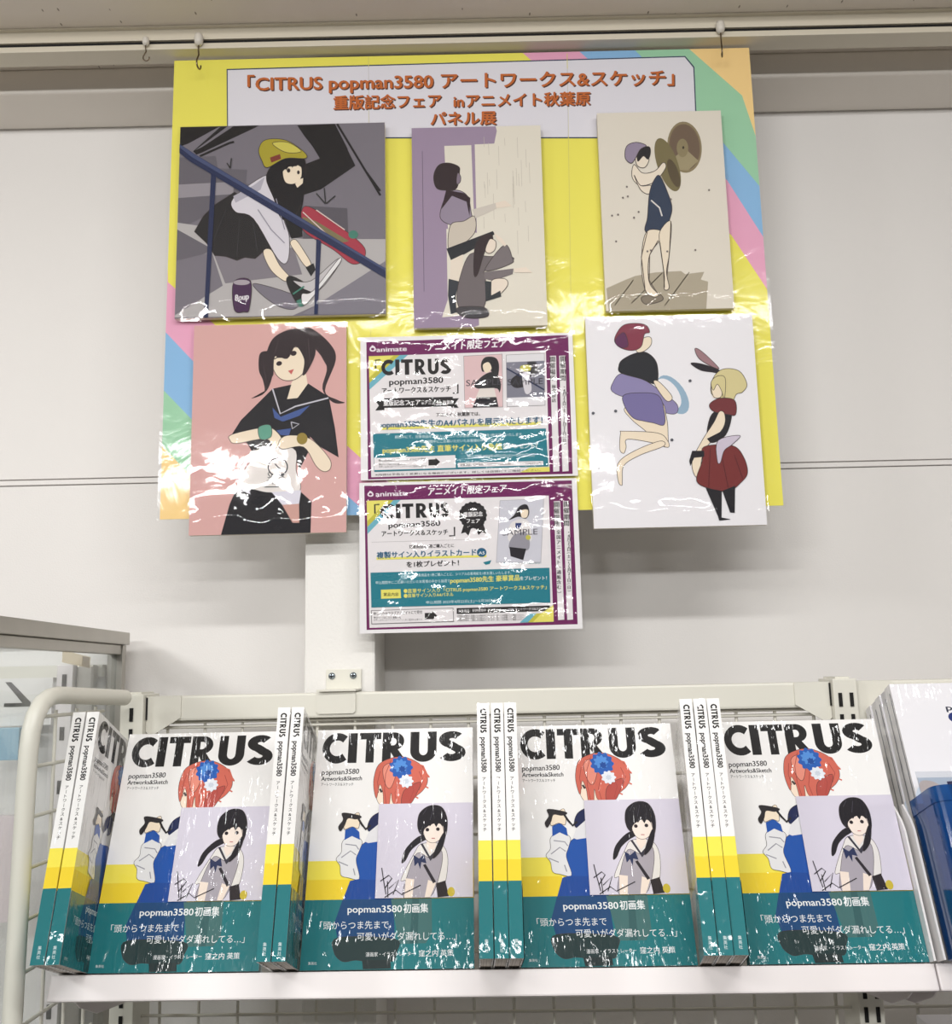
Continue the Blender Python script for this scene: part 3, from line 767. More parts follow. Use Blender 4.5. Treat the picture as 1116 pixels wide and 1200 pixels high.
a.P((214, 210, 216), [(815, 255), (845, 250), (860, 330), (830, 345)], True); a.L(RL, [(740, 225), (922, 330)], 7)
a.T('SAMPLE', 545, 716, 308, 42, (70, 66, 74), 0.0, 303); a.T('SAMPLE', 745, 915, 306, 42, (60, 58, 68), 0.0, 302)
a.T('アニメイト秋葉原では、', 400, 610, 452, 21, BKT, 0.02, 449)
a.P(YE, [(120, 500), (905, 484), (905, 497), (120, 514)])
a.T('popman3580先生のA4パネルを展示いたします！', 120, 912, 504, 39, NV2, 0.035, 490)
a.P(TE, [(92, 532), (928, 516), (940, 700), (95, 716)])
a.T('期間中にて、対象商品をご購入いただいたお客様に応募用紙を1枚お渡しいたします。', 198, 818, 556, 17, (214, 232, 236), 0.0, 550)
a.T('申込期間中にご応募いただいたお客様の中から抽選で', 318, 706, 580, 17, (214, 232, 236), 0.0, 575)
a.T('popman3580先生 直筆サイン入り色紙', 138, 715, 625, 35, YE, 0.03, 614); a.T('をプレゼント！', 720, 884, 612, 27, (236, 240, 236), 0.02, 608)
a.T('申込期間 2023年4月22日(土)〜5月28日(日)', 548, 872, 655, 18, (220, 232, 236), 0.0, 650)
a.P(PAP, [(96, 650), (488, 640), (490, 702), (96, 708)]); a.T('申し込みはクラブアニメイトにて受付', 118, 345, 668, 17, BKT, 0.02, 664)
a.T('受付ページはこちら 検索でも', 118, 245, 685, 11, BKT, 0.02); a.T('お申し込みにはクラブアニメイトへのご登録が必要です', 118, 348, 696, 11, BKT, 0.0)
a.P(BKT, [(358, 660), (392, 659), (392, 652), (415, 672), (392, 692), (392, 688), (358, 689)])
a.P(PAP, [(500, 678), (914, 674), (915, 694), (500, 700)]); a.T('対象商品：好評発売中「CITRUS popman3580 アートワークス&スケッチ」', 512, 908, 694, 15, BKT, 0.01, 689)
a.P(YE, [(800, 728), (850, 706), (944, 703), (946, 726)])
a.T('※内容は予告なく変更になる場合がございます。詳しくは店頭にてご確認ください。', 100, 900, 735, 11, BKT, 0.0, 722)
for x0, x1 in ((955, 985), (1000, 1030)): a.P(PAP, [(x0-6, 168), (x1-6, 167), (x1+8, 725), (x0+8, 727)])
a.V('開催場所', 962, 170, 290, 29, BKT, 0.03); a.V('秋葉原店', 968, 305, 392, 21, BKT, 0.03)
a.V('開催期間', 1012, 168, 290, 29, BKT, 0.03); a.V('・4月22日(土)〜5月21日(日)', 1018, 310, 600, 20, BKT, 0.03)
flyer('upper purple-bordered flyer, its top edge tucked under the lilac doorway picture', a, 0.298, 0.205, -0.157, 1.762, 11)

# lower flyer
a = Art([(45, 38), (1078, 28), (1102, 757), (28, 770)], 0.298, 0.205)
a.fill((240, 238, 240))
a.P(PU, [(68, 52), (1055, 38), (1078, 735), (62, 752)])
a.P(PAP, [(78, 124), (945, 110), (962, 722), (76, 742)])
a.P(YE, [(78, 124), (180, 122), (78, 222)]); a.P((196, 190, 70), [(180, 122), (206, 122), (78, 250), (78, 222)]); a.P((110, 178, 196), [(206, 122), (240, 121), (78, 284), (78, 250)])
logo_mark(a, 82, 76, 18, (236, 226, 236)); a.T('animate', 122, 270, 104, 34, (240, 232, 240), 0.03, 101)
a.T('アニメイト限定フェア', 370, 742, 100, 44, (244, 240, 244), 0.04, 88, 0.12)
citrus(a, [(142, 206), (216, 238), (246, 300), (312, 366), (374, 424), (428, 468)], 142, 212, BKT, -0.016)
a.L(BKT, [(138, 142), (116, 143), (116, 186)], 7); a.L(BKT, [(494, 255), (494, 297), (468, 298)], 7)
a.T('popman3580', 180, 426, 256, 37, BKT, 0.035, 248); a.T('アートワークス＆スケッチ', 146, 462, 295, 30, BKT, 0.035, 290)
a.E(BKT, 583, 200, 66, 64, 72, 0, 0.04, 18); a.P(BKT, [(540, 240), (575, 260), (560, 298), (545, 282), (525, 288)]); a.P(BKT, [(630, 238), (595, 260), (608, 296), (625, 280), (648, 290)])
a.T('重版記念', 538, 630, 206, 25, (240, 238, 240), 0.03, 203); a.T('フェア', 552, 616, 236, 24, (240, 238, 240), 0.03)
for i in range(56): a.L((140, 136, 140), [(98+i*10.1, 324-i*0.16), (103+i*10.1, 324-i*0.16)], 2.0, up=0)
a.k += 1
a.T('対象商品を1冊ご購入ごとに', 276, 490, 356, 20, BKT, 0.02, 352)
a.P(YE, [(118, 398), (645, 392), (645, 403), (118, 410)])
a.T('複製サイン入りイラストカード', 120, 596, 402, 36, NV2, 0.035, 392); a.E(NV2, 622, 380, 23, 22); a.T('A5', 608, 636, 389, 20, (230, 236, 240), 0.02)
a.T('を1枚プレゼント！', 262, 512, 446, 31, BKT, 0.035, 440)
a.P(TE, [(628, 428), (668, 418), (660, 436), (640, 440)]); a.T('描き下ろしイラストはこちら！', 722, 905, 438, 16, TE, 0.02)
a.P((170, 168, 176), [(712, 130), (922, 124), (905, 432), (690, 430)]); a.P((206, 206, 216), [(714, 132), (920, 126), (903, 430), (692, 428)])
a.P((38, 36, 42), [(805, 160), (840, 152), (852, 190), (835, 220), (800, 210), (755, 225), (780, 200)], True); a.P(SKIN, [(815, 180), (845, 178), (840, 212), (815, 212)], True)
a.P((226, 222, 222), [(770, 235), (840, 225), (862, 300), (850, 330), (760, 330), (750, 290)], True); a.P((150, 148, 158), [(775, 300), (840, 290), (845, 370), (755, 365)], True)
a.P((40, 56, 110), [(785, 240), (815, 240), (805, 270), (785, 265)]); a.P((38, 36, 42), [(755, 355), (835, 365), (820, 420), (760, 400)]); a.E((196, 190, 80), 845, 310, 12, 12)
a.T('SAMPLE', 722, 890, 300, 40, (70, 68, 80), 0.0, 296)
a.P(TE, [(88, 472), (945, 458), (948, 628), (88, 642)])
a.T('更に、対象商品を1冊ご購入ごとに、シリアル応募用紙を1枚お渡しいたします。', 260, 762, 494, 16, (214, 232, 236), 0.0, 485)
a.T('申込期間中にご応募いただいたお客様の中から抽選で', 112, 468, 528, 17, (214, 232, 236), 0.0, 522)
a.T('popman3580先生 豪華賞品', 470, 802, 526, 31, YE, 0.03, 516); a.T('をプレゼント！', 804, 932, 516, 22, (236, 240, 236), 0.01)
a.P(YE, [(136, 556), (230, 554), (232, 598), (136, 600)]); a.T('賞品内容', 148, 220, 586, 18, BKT, 0.02)
a.E(YE, 254, 563, 9, 10); a.E(YE, 254, 587, 9, 10)
a.T('直筆サイン入り「CITRUS popman3580 アートワークス&スケッチ」', 264, 930, 572, 23, YE, 0.015, 560); a.T('直筆サイン入りA4パネル', 264, 484, 594, 21, YE, 0.015, 590)
a.T('申込期間 2023年4月22日(土)〜5月28日(日)', 352, 700, 627, 17, (214, 232, 236), 0.0, 620)
a.P((120, 118, 120), [(86, 656), (482, 648), (484, 716), (86, 724)]); a.P(PAP, [(89, 659), (479, 651), (481, 713), (89, 721)])
a.T('申し込みはクラブアニメイトにて受付', 98, 332, 680, 18, BKT, 0.02, 674); a.T('受付ページはこちら 検索でも', 98, 228, 697, 12, BKT, 0.02); a.T('お申し込みにはクラブアニメイトへのご登録が必要です', 98, 332, 708, 11, BKT, 0.0)
a.P(BKT, [(344, 672), (380, 671), (380, 664), (404, 685), (380, 706), (380, 702), (344, 703)])
a.P(BKT, [(498, 650), (945, 642), (946, 668), (498, 678)]); a.T('対象商品：好評発売中「CITRUS popman3580 アートワークス&スケッチ」', 506, 936, 670, 16, (236, 234, 236), 0.01, 662)
for i in range(3): a.T('※内容は予告なく変更になる場合がございます。詳しくは店頭にてご確認ください。', 500, 822, 692+i*11, 10, BKT, 0.0, 690+i*11)
a.P((110, 178, 196), [(800, 724), (846, 682), (880, 680), (840, 723)]); a.P((196, 190, 70), [(840, 723), (880, 680), (905, 679), (862, 723)]); a.P(YE, [(862, 723), (905, 679), (962, 640), (963, 721)])
for x0, x1 in ((974, 1004), (1018, 1046)): a.P(PAP, [(x0-6, 138), (x1-6, 137), (x1+10, 712), (x0+10, 714)])
a.V('開催場所', 982, 140, 260, 29, BKT, 0.03); a.V('全国アニメイト（通販含む）', 990, 275, 590, 22, BKT, 0.03)
a.V('開催期間', 1028, 138, 260, 29, BKT, 0.03); a.V('・4月22日(土)〜5月21日(日)', 1038, 280, 580, 20, BKT, 0.03)
flyer('lower purple-bordered flyer hanging past the yellow poster in front of the pillar', a, 0.298, 0.205, -0.159, 1.5535, 12)

# ================================================================== SHOP RACK
PSI = radians(-1.7)
TI = radians(21.6)
RK = Matrix.Translation((0, -0.408, 1.197)) @ Matrix.Rotation(PSI, 4, 'Z')        # upright frame of the rack
BR = RK @ Matrix.Rotation(-TI, 4, 'X')                                             # tilted frame of the display shelf

rack = empty('wall_rack', 'ivory steel shop rack of slotted posts, top beam and wire grid', 'rack', RK @ Matrix.Translation((0, 0, -1.197)))
def zz(z): return z
for x0, x1, sl in ((-0.471, -0.441, (-0.456,)), (0.441, 0.471, (0.449, 0.463))):
    b = MB().box(x0, x1, 0.192, 0.25, 0.0, 1.481, bev=0.0015)
    z = 1.455
    while z > 0.2:
        for x in sl: b.box(x-0.0022, x+0.0022, 0.1905, 0.1925, z-0.0085, z+0.0085, mi=1)
        z -= 0.0265
    b.box(x0+0.006, x1-0.006, 0.200, 0.245, 1.4805, 1.4835)
    p = b.build('post', [M_STEEL, M_DARK], rack)
b = MB().box(-0.4405, 0.4405, 0.205, 0.235, 1.4455, 1.4775, bev=0.003); b.build('top_beam', M_STEEL, rack)
b = MB().box(0.4715, 1.36, 0.205, 0.235, 1.4455, 1.4775, bev=0.003); b.build('top_beam', M_STEEL, rack)
def endplate(x, sgn):
    pr = [(x, 1.4775), (x-sgn*0.045, 1.4775), (x-sgn*0.045, 1.4495), (x-sgn*0.012, 1.430), (x-sgn*0.003, 1.430), (x, 1.433)]
    b = MB().prism(pr, 'y', 0.2025, 0.2047)
    b.box(min(x, x-sgn*0.0015), max(x, x-sgn*0.0015), 0.2005, 0.2025, 1.4475, 1.476, mi=1)
    return b
for x, sg in ((0.4405, 1), (-0.4405, -1), (0.4715, -1)): endplate(x, sg).build('beam_hook', [M_STEEL, M_DARK], rack)
b = MB()
for i in range(37): 
    x = -0.4185 + i*0.0495
    if x > 0.435 and x < 0.475: continue
    if x > 0.9: break
    b.tube([(x, 0.222, 0.60), (x, 0.222, 1.452)], 0.0021, 6)
zr = 1.4495
while zr > 0.6:
    b.tube([(-0.44, 0.2185, zr), (0.44, 0.2185, zr)], 0.0021, 6); b.tube([(0.472, 0.2185, zr), (0.90, 0.2185, zr)], 0.0021, 6)
    zr -= 0.0705 if zr < 1.44 else 0.0
    if zr > 1.44:
        zr -= 0.0065
b.build('wire_grid', M_WIRE, rack)

# tubular side frame with its own grid
sf = empty('rack_side_frame', 'white tubular side frame with wire grid at the left end of the rack', 'frame')
P0, P1 = Vector((-0.449, -0.232, 1.4775)), Vector((-0.4725, -0.372, 1.4845))
pts = [P0.lerp(P1, t) for t in (0, 0.25, 0.5, 0.75, 1)]
cx = [(-0.4755, -0.388, 1.4828), (-0.4780, -0.402, 1.4755), (-0.4795, -0.412, 1.463), (-0.4805, -0.4175, 1.447), (-0.481, -0.4195, 1.427), (-0.4815, -0.420, 1.40), (-0.483, -0.420, 1.2), (-0.484, -0.420, 0.3), (-0.484, -0.420, 0.001)]
pts += [Vector(p) for p in cx]
MB().tube(pts, 0.0098, 14).build('tube', M_STEEL, sf)
b = MB()
z = 1.462
while z > 0.5:
    dx = 0 if z < 1.44 else 0.012
    b.tube([(-0.470, -0.245, z), (-0.4815+dx*0.15, -0.420+dx, z)], 0.0021, 6); z -= 0.052
for t in (0.12, 0.4, 0.68, 0.94):
    b.tube([(-0.4705-0.011*t, -0.245-0.175*t, 0.5), (-0.4705-0.011*t, -0.245-0.175*t, 1.468)], 0.0021, 6)
b.build('wire_grid', M_WIRE, sf)

# cover plate that ties the rack to the pillar
wb = empty('wall_bracket', 'cream bracket plate with two screws tying the rack beam to the pillar', 'bracket', Matrix.Translation((0, 0, 0)))
MB().box(-0.2085, -0.1605, -0.1435, -0.1402, 1.476, 1.5075, bev=0.001).build('plate', M_STEEL, wb)
MB().box(-0.2085, -0.1605, -0.205, -0.1402, 1.4790, 1.4812).build('arm', M_STEEL, wb)
for x in (-0.2045, -0.1745):
    pass
for x in (-0.2005, -0.1715):
    sc = MB().lathe([(0.0046, 0), (0.0046, 0.0012), (0.0034, 0.0026), (0.0005, 0.003)], 18, M=Matrix.Translation((x, -0.1435, 1.4985)) @ Matrix.Rotation(pi/2, 4, 'X'))
    sc.box(x-0.0026, x+0.0026, -0.1468, -0.1462, 1.4979, 1.4991, mi=1).box(x-0.0006, x+0.0006, -0.1468, -0.1462, 1.4959, 1.5011, mi=1)
    sc.build('screw', [M_ZINC, M_DARK], wb)
b = MB().prism([(-0.2185, 1.4815), (-0.1695, 1.4815), (-0.1675, 1.479), (-0.1675, 1.4535), (-0.1705, 1.4505), (-0.2155, 1.4505), (-0.2185, 1.4535)], 'y', 0.2025, 0.2045, M=RK @ Matrix.Translation((0, 0, -1.197)))
b.build('hook_plate', M_STEEL, wb)

# tilted shelves
def shelf(label, x0, x1):
    root = empty('display_shelf', label, 'shelf', BR)
    b = MB().box(x0, x1, 0.0, 0.155, -0.0035, -0.0012, bev=0.0008)
    b.box(x0, x1, 0.0, 0.012, -0.0265, -0.0012, bev=0.0018)
    b.build('board', M_STEELW, root)
    for xs, sg in ((x0+0.012, 1), (x1-0.012, -1)):
        pr = [(0.030, -0.004), (0.150, -0.004), (0.190, 0.02), (0.190, -0.014), (0.11, -0.030), (0.06, -0.028), (0.030, -0.020)]
        MB().prism(pr, 'x', xs-0.001, xs+0.001).build('bracket', M_STEELW, root)
    return root
shelf('white tilted display shelf holding the shrink-wrapped art books', -0.4565, 0.4575)
shelf('white tilted display shelf under the blue plastic bin at the right edge', 0.459, 1.36)

ls = empty('display_shelf', 'unseen lower grey shelf, added to keep bounced light from under the display shelf', 'shelf', RK @ Matrix.Translation((0, 0, -1.197)))
MB().box(-0.439, 0.439, -0.16, 0.205, 0.895, 0.915, bev=0.002).build('board', M_DKB, ls)  # unseen board, added to block floor bounce and darken the wall above it
for x in (-0.43, 0.43): MB().prism([(-0.1, 0.894), (0.19, 0.894), (0.19, 0.82), (0.16, 0.82)], 'x', x-0.001, x+0.001).build('bracket', M_STEELW, ls)
ls = empty('display_shelf', 'lower grey shelf of the next bay, carrying a blue and white package', 'shelf', RK @ Matrix.Translation((0, 0, -1.197)))
MB().box(0.473, 1.30, -0.16, 0.205, 0.895, 0.915, bev=0.002).build('board', M_DKB, ls)
for x in (0.482, 1.29): MB().prism([(-0.1, 0.894), (0.19, 0.894), (0.19, 0.82), (0.16, 0.82)], 'x', x-0.001, x+0.001).build('bracket', M_STEELW, ls)
pkg = empty('package', 'blue and white package on the lower right shelf, only its top showing', 'package', RK @ Matrix.Translation((0.476, 0.06, -0.2818)))
MB().box(0, 0.16, 0, 0.05, 0.0002, 0.196, bev=0.002).build('carton', M_PLAST, pkg)
MB().box(0.012, 0.16, -0.0006, -0.0001, 0.02, 0.186).build('front_print', mat('navy_print', (40, 70, 140), 0.4), pkg)
MB().box(0.006, 0.05, -0.0012, -0.0007, 0.176, 0.190).build('red_flash', mat('red_print', (190, 60, 60), 0.4), pkg)

# ------------------------------------------------------------------ the art book
BW, BH, BT = 0.182, 0.257, 0.0135
Q4 = [(200, 180), (775, 166), (782, 1062), (130, 1068)]
WH = (240, 239, 238); Y1 = (246, 230, 84); Y2 = (242, 212, 52); TEAL = (30, 116, 122)
a = Art(Q4, BW, BH)
H1, H2, H3 = 0.1105, 0.0915, 0.0710       # band edges on the jacket, measured from the foot
a.fill(WH)
h1, h2, h3 = a.m((480, 658))[1], a.m((480, 728))[1], a.m((480, 803))[1]
a.metric([(0, h2), (BW, h2), (BW, h1), (0, h1)], Y1); a.metric([(0, h3), (BW, h3), (BW, h2), (0, h2)], Y2)
INK = (28, 28, 30)
xs = [(217, 303), (311, 344), (352, 432), (438, 530), (542, 640), (648, 750)]
mx = [(a.m((x0, 245))[0], a.m((x1, 245))[0]) for x0, x1 in xs]
cb = Art([(0, BH), (BW, BH), (BW, 0), (0, 0)], BW, BH)
cap, base = a.m((480, 186))[1], a.m((480, 296))[1]
cb.k = a.k; citrus(cb, mx, cap, base, INK); a.k = cb.k
a.v, nb = a.v + cb.v, len(a.v)
a.f += [[i+nb for i in f] for f in cb.f]; a.c += cb.c
a.T('popman3580', 212, 350, 344, 27, (40, 40, 44), 0.02, 339, 0.1); a.T('Artworks&Sketch', 210, 361, 366, 22, (40, 40, 44), 0.025, 363, 0.1); a.T('アートワークス＆スケッチ', 210, 330, 384, 13, (60, 60, 64), 0.01, 383)
a.auto = 1.6
# figure in the blue robe
a.P((246, 226, 206), [(412, 385), (430, 370), (470, 375), (480, 440), (500, 470), (455, 475), (452, 458), (430, 455), (416, 430)], True)
a.P((22, 24, 34), [(440, 478), (465, 455), (520, 455), (536, 482), (430, 492)])
HR = (206, 104, 88)
a.P(HR, [(407, 352), (424, 306), (468, 282), (520, 277), (574, 300), (602, 336), (606, 372), (588, 402), (562, 424), (540, 452), (512, 456), (478, 448), (470, 410), (462, 460), (444, 458), (440, 410), (428, 380), (416, 430), (406, 395)], True)
a.P((178, 78, 70), [(520, 400), (580, 370), (560, 424), (540, 452), (510, 455)], True)
a.P((228, 142, 124), [(440, 320), (470, 300), (490, 330), (470, 390), (450, 380)], True)
for l in ([(470, 290), (450, 340), (446, 400), (452, 450)], [(500, 360), (485, 410), (492, 448)], [(545, 360), (555, 400), (540, 440)], [(575, 330), (590, 365), (575, 400)], [(430, 330), (420, 370), (424, 410)]): a.L((160, 70, 64), l, 2.2, up=0)
a.k += 1
for l in ([(600, 345), (614, 352)], [(596, 385), (610, 392)], [(560, 424), (572, 430)]): a.L(HR, l, 5, up=0)
a.k += 1
a.L((206, 104, 88), [(560, 300), (590, 310), (604, 340), (612, 350)], 5)
a.L((70, 60, 60), [(428, 395), (436, 408)], 8)
a.E((38, 92, 176), 508, 316, 41, 40, 66, 0, 0.09, 11); a.E((80, 140, 214), 505, 310, 24, 23, 44, 0, 0.16, 9); a.E((30, 74, 150), 512, 322, 12, 11, 30, 0, 0.2, 7)
a.E((226, 230, 238), 527, 367, 25, 23, 54, 0, 0.12, 9); a.E((200, 208, 220), 527, 367, 10, 9, 30, 0, 0.2, 7)
RB = (26, 82, 168); RB2 = (20, 60, 132)
a.P((24, 36, 80), [(382, 540), (398, 500), (440, 478), (470, 488), (460, 540), (400, 555)], True)
a.P(RB, [(340, 625), (385, 588), (425, 590), (470, 600), (480, 735), (350, 732), (330, 680)], True)
a.P((226, 226, 230), [(372, 590), (388, 555), (425, 525), (425, 590), (385, 596)])
a.P((228, 228, 230), [(290, 590), (325, 568), (362, 588), (352, 625), (340, 660), (352, 728), (310, 724), (284, 715), (280, 680), (266, 655), (285, 630)], True)
for l in ([(300, 600), (340, 605), (350, 620)], [(285, 650), (320, 625), (340, 640)], [(275, 665), (310, 680)], [(330, 690), (336, 715)]): a.L((150, 150, 160), l, 4, up=0)
a.k += 1
a.P(RB, [(297, 585), (300, 548), (330, 535), (352, 555), (354, 584), (325, 570)])
a.P(SKIN, [(296, 545), (302, 512), (330, 492), (352, 486), (350, 540), (325, 536)], True)
a.P((38, 36, 40), [(290, 485), (345, 492), (360, 500), (340, 508), (310, 505), (298, 530), (282, 552), (275, 535), (292, 510)], True)
a.L((38, 36, 40), [(346, 500), (360, 525), (376, 545), (394, 530)], 8)
a.P((24, 72, 152), [(318, 736), (345, 730), (480, 735), (480, 810), (290, 810)])
# belly band and what shows through it
ob = Art(Q4, BW, BH); ob.k = a.k; ob.auto = 1.6
ob.metric([(0, 0), (BW, 0), (BW, h3), (0, h3)], TEAL)
ob.P((24, 70, 118), [(290, 806), (470, 803), (482, 870), (485, 952), (270, 946), (260, 890)])
ob.P((66, 108, 108), [(470, 803), (622, 800), (624, 930), (600, 968), (500, 970), (488, 900)])
ob.P((52, 92, 94), [(550, 802), (575, 801), (570, 968), (540, 969)])
ob.P((34, 56, 58), [(274, 946), (485, 952), (492, 1000), (478, 1034), (440, 1030), (400, 1038), (340, 1030), (290, 1035), (258, 1000)], True)
ob.P((36, 50, 52), [(362, 1030), (468, 1030), (470, 1062), (366, 1064)])
WT = (232, 236, 238)
ob.T('popman3580', 309, 511, 854, 36, WT, 0.02, 852); ob.T('初画集', 517, 609, 853, 37, WT, 0.02, 851)
ob.T('「頭からつま先まで', 206, 462, 914, 33, WT, 0.0, 911); ob.T('可愛いがダダ漏れしてる…」', 344, 716, 955, 33, WT, 0.0, 953)
ob.T('漫画家・イラストレーター', 376, 560, 1016, 18, WT, 0.0, 1013); ob.T('窪之内 英策', 574, 704, 1016, 27, WT, 0.01, 1014)
ob.T('集英社', 162, 194, 1046, 12, WT, 0.0)
# jacket: front print + spine print + plain back, one mesh
sp = Art([(0, 822), (BT*10000, 822), (BT*10000, 1121), (0, 1121)], BT, BH)
sp.fill(WH)
sp.metric([(0, H2), (BT, H2), (BT, H1), (0, H1)], Y1); sp.metric([(0, H3), (BT, H3), (BT, H2), (0, H2)], Y2)
so = Art([(0, 822), (BT*10000, 822), (BT*10000, 1121), (0, 1121)], BT, BH); so.k = sp.k; so.metric([(0, 0), (BT, 0), (BT, H3), (0, H3)], TEAL)
ms = Art([(0, 0), (BH, 0), (BH, BT), (0, BT)], BH, BT)   # lettering runs down the spine: drawn lengthways, then turned
def spine_word(txt, d0, d1, em, off, col, bold=0.0):
    vs, fs = glyphs(txt, bold); ax = min(v[0] for v in vs); bx = max(v[0] for v in vs)
    q = [(off + y*em, BH - (d0 + (d1-d0)*(x-ax)/(bx-ax))) for x, y in vs]
    sp._put(q, fs, col, sp.k+0.5)
dd = lambda h: BH - h
dep = 0.0
x = 0.0065
lets = [('C', 0.0065, 0.0117), ('I', 0.0124, 0.0140), ('T', 0.0145, 0.0187), ('R', 0.0192, 0.0238), ('U', 0.0246, 0.0294), ('S', 0.0299, 0.0338)]
sp.k += 1
for ch, d0, d1 in lets:
    outs, adv = capital(ch)
    for o_ in outs:
        q = [(0.0035 + y*0.0068, BH - (d0 + (d1-d0)*xx/adv)) for xx, y in o_]
        sp._put(q, [list(range(len(q)))], INK, sp.k)
spine_word('popman3580', 0.0385, 0.0765, 0.0076, 0.0043, (44, 44, 46), 0.03)
n = 0
for i, ch in enumerate('アートワークス&スケッチ'):
    vs, fs = glyphs(ch, 0.012); ax = (min(v[0] for v in vs)+max(v[0] for v in vs))/2; zc = BH-0.0835-i*0.00475
    em = 0.0043
    if ch == 'ー':
        ay = (min(v[1] for v in vs)+max(v[1] for v in vs))/2; q = [(0.0068-(y-ay)*em, zc-(x-ax)*em) for x, y in vs]
    else: q = [(0.0068+(x-ax)*em, zc+(y-0.36)*em) for x, y in vs]
    sp._put(q, fs, (50, 50, 52), sp.k+0.5)
for i, ch in enumerate('集英社'):
    vs, fs = glyphs(ch, 0.01); q = [(0.0050+x*0.0038, 0.0155-i*0.0042+(y-0.36)*0.0038) for x, y in vs]
    so._put(q, fs, (200, 214, 216), so.k+0.5)
def turn(art):     # the drawing's +x runs from the back board to the front board on the spine
    v = [(y, BT - x, z) for x, y, z in art.v]
    return v, art.f, art.c
sv, sf_, scol = turn(sp)
extra = []
for (bx0, bx1, by0, by1, bz0, bz1), c in (((0.0002, BW, 0.0002, 0.0012, 0, BH), WH), ((0.0002, BW, BT-0.0012, BT, 0, BH), WH), ((0.0002, 0.0014, 0.0012, BT-0.0012, 0, BH), WH)):
    v, f = box_faces(bx0, bx1, by0, by1, bz0, bz1); extra.append((v, f, c))
bt_v, bt_f = box_faces(0.0001, BW, BT, BT+0.0002, 0.0, h3); band_extra = [(bt_v, bt_f, TEAL)]
ov, of_, oc_ = turn(so); nb = len(ob.v); ob.v += ov; ob.f += [[i+nb for i in f] for f in of_]; ob.c += oc_
bt_v, bt_f = box_faces(0.0001, BW, BT, BT+0.00015, h3, h1); extra.append((bt_v, bt_f, Y1))
nb = len(a.v); a.v += sv; a.f += [[i+nb for i in f] for f in sf_]; a.c += scol
# loose picture card held against the jacket by the wrap
ca = Art([(420, 485), (750, 478), (754, 797), (406, 803)], 0.1, 0.1)
c00 = a.m((406, 803)); c11 = a.m((750, 478)); CW, CH = 0.1055, 0.100
cpos = (a.m((408, 803))[0]+0.001, a.m((480, 801))[1])
ca = Art([(420, 485), (750, 478), (754, 797), (406, 803)], CW, CH); ca.auto = 1.5
ca.fill((212, 207, 222))
ca.P((30, 28, 36), [(578, 588), (548, 602), (512, 640), (500, 682), (514, 674), (532, 642), (560, 618), (590, 600)], True)
ca.P((226, 222, 220), [(545, 650), (572, 618), (640, 620), (664, 670), (650, 762), (615, 740), (560, 745), (520, 740), (498, 738)], True)
ca.P((166, 160, 170), [(555, 650), (600, 665), (640, 640), (640, 700), (600, 800), (508, 800), (522, 720)], True)
ca.P((236, 220, 208), [(515, 735), (545, 738), (538, 800), (510, 801)]); ca.P((236, 220, 208), [(594, 740), (622, 750), (602, 798), (582, 799)])
ca.P((42, 36, 40), [(622, 752), (655, 742), (668, 795), (628, 799)]); ca.E((200, 180, 60), 676, 780, 13, 16)
ca.P((42, 38, 46), [(576, 690), (585, 686), (622, 746), (612, 752)]); ca.P((40, 50, 86), [(542, 656), (562, 668), (580, 654), (588, 684), (570, 680), (566, 704), (558, 682), (546, 694)])
ca.P((56, 54, 66), [(566, 618), (575, 618), (600, 660), (640, 620), (645, 628), (602, 676)])
ca.P((238, 222, 212), [(590, 598), (622, 598), (620, 630), (600, 650), (588, 625)])
ca.P((240, 226, 216), [(574, 555), (600, 535), (642, 545), (648, 585), (630, 608), (606, 615), (584, 600)], True)
ca.P((28, 26, 34), [(556, 545), (566, 512), (600, 490), (640, 494), (660, 530), (660, 575), (650, 600), (648, 560), (625, 548), (600, 555), (580, 570), (574, 590), (560, 575)], True)
ca.P((28, 26, 34), [(645, 585), (655, 590), (640, 640), (612, 668), (618, 640)], True)
ca.E((44, 36, 42), 591, 571, 6.5, 6); ca.E((44, 36, 42), 628, 569, 6.5, 6); ca.k += 0
for l in ([(575, 520), (590, 498)], [(600, 540), (612, 500)]): ca.L((70, 66, 78), l, 1.6, up=0)
ca.k += 1
ca.P((28, 26, 34), [(578, 540), (640, 536), (652, 590), (644, 560), (632, 546), (622, 562), (612, 545), (600, 560), (592, 550), (578, 575)]); ca.L((190, 120, 120), [(606, 600), (618, 600)], 3)
SG = (36, 34, 40)
for l in ([(430, 700), (436, 740), (445, 790)], [(425, 745), (455, 725), (466, 735), (440, 770)], [(450, 745), (452, 800)], [(455, 770), (490, 740), (470, 790)], [(440, 800), (480, 775), (500, 790), (568, 758)]): ca.L(SG, l, 3.2, up=0)

bk = empty('art_book', 'x', 'book', Matrix(), 'shrink-wrapped art books on the tilted shelf')
a.build('jacket', M_SHRINK, bk, extra=extra)
pb_ = ob.build('paper_band', M_SHRINK, bk, extra=band_extra); pb_['label'] = 'teal paper band'
MB().box(0.0016, BW-0.002, 0.0014, BT-0.0014, 0.0015, BH-0.0015).build('pages', M_PAGES, bk)
v, f = box_faces(0, CW, 0.00005, 0.0003, 0, CH)
cd = ca.build('picture_card', M_CARD, None, Matrix.Translation((cpos[0], -0.0024, cpos[1])), extra=[(v, f, (236, 234, 236))])
spine_src = copy_tree(bk)
cd.parent = bk; cd['label'] = 'lilac picture card with a pen signature'

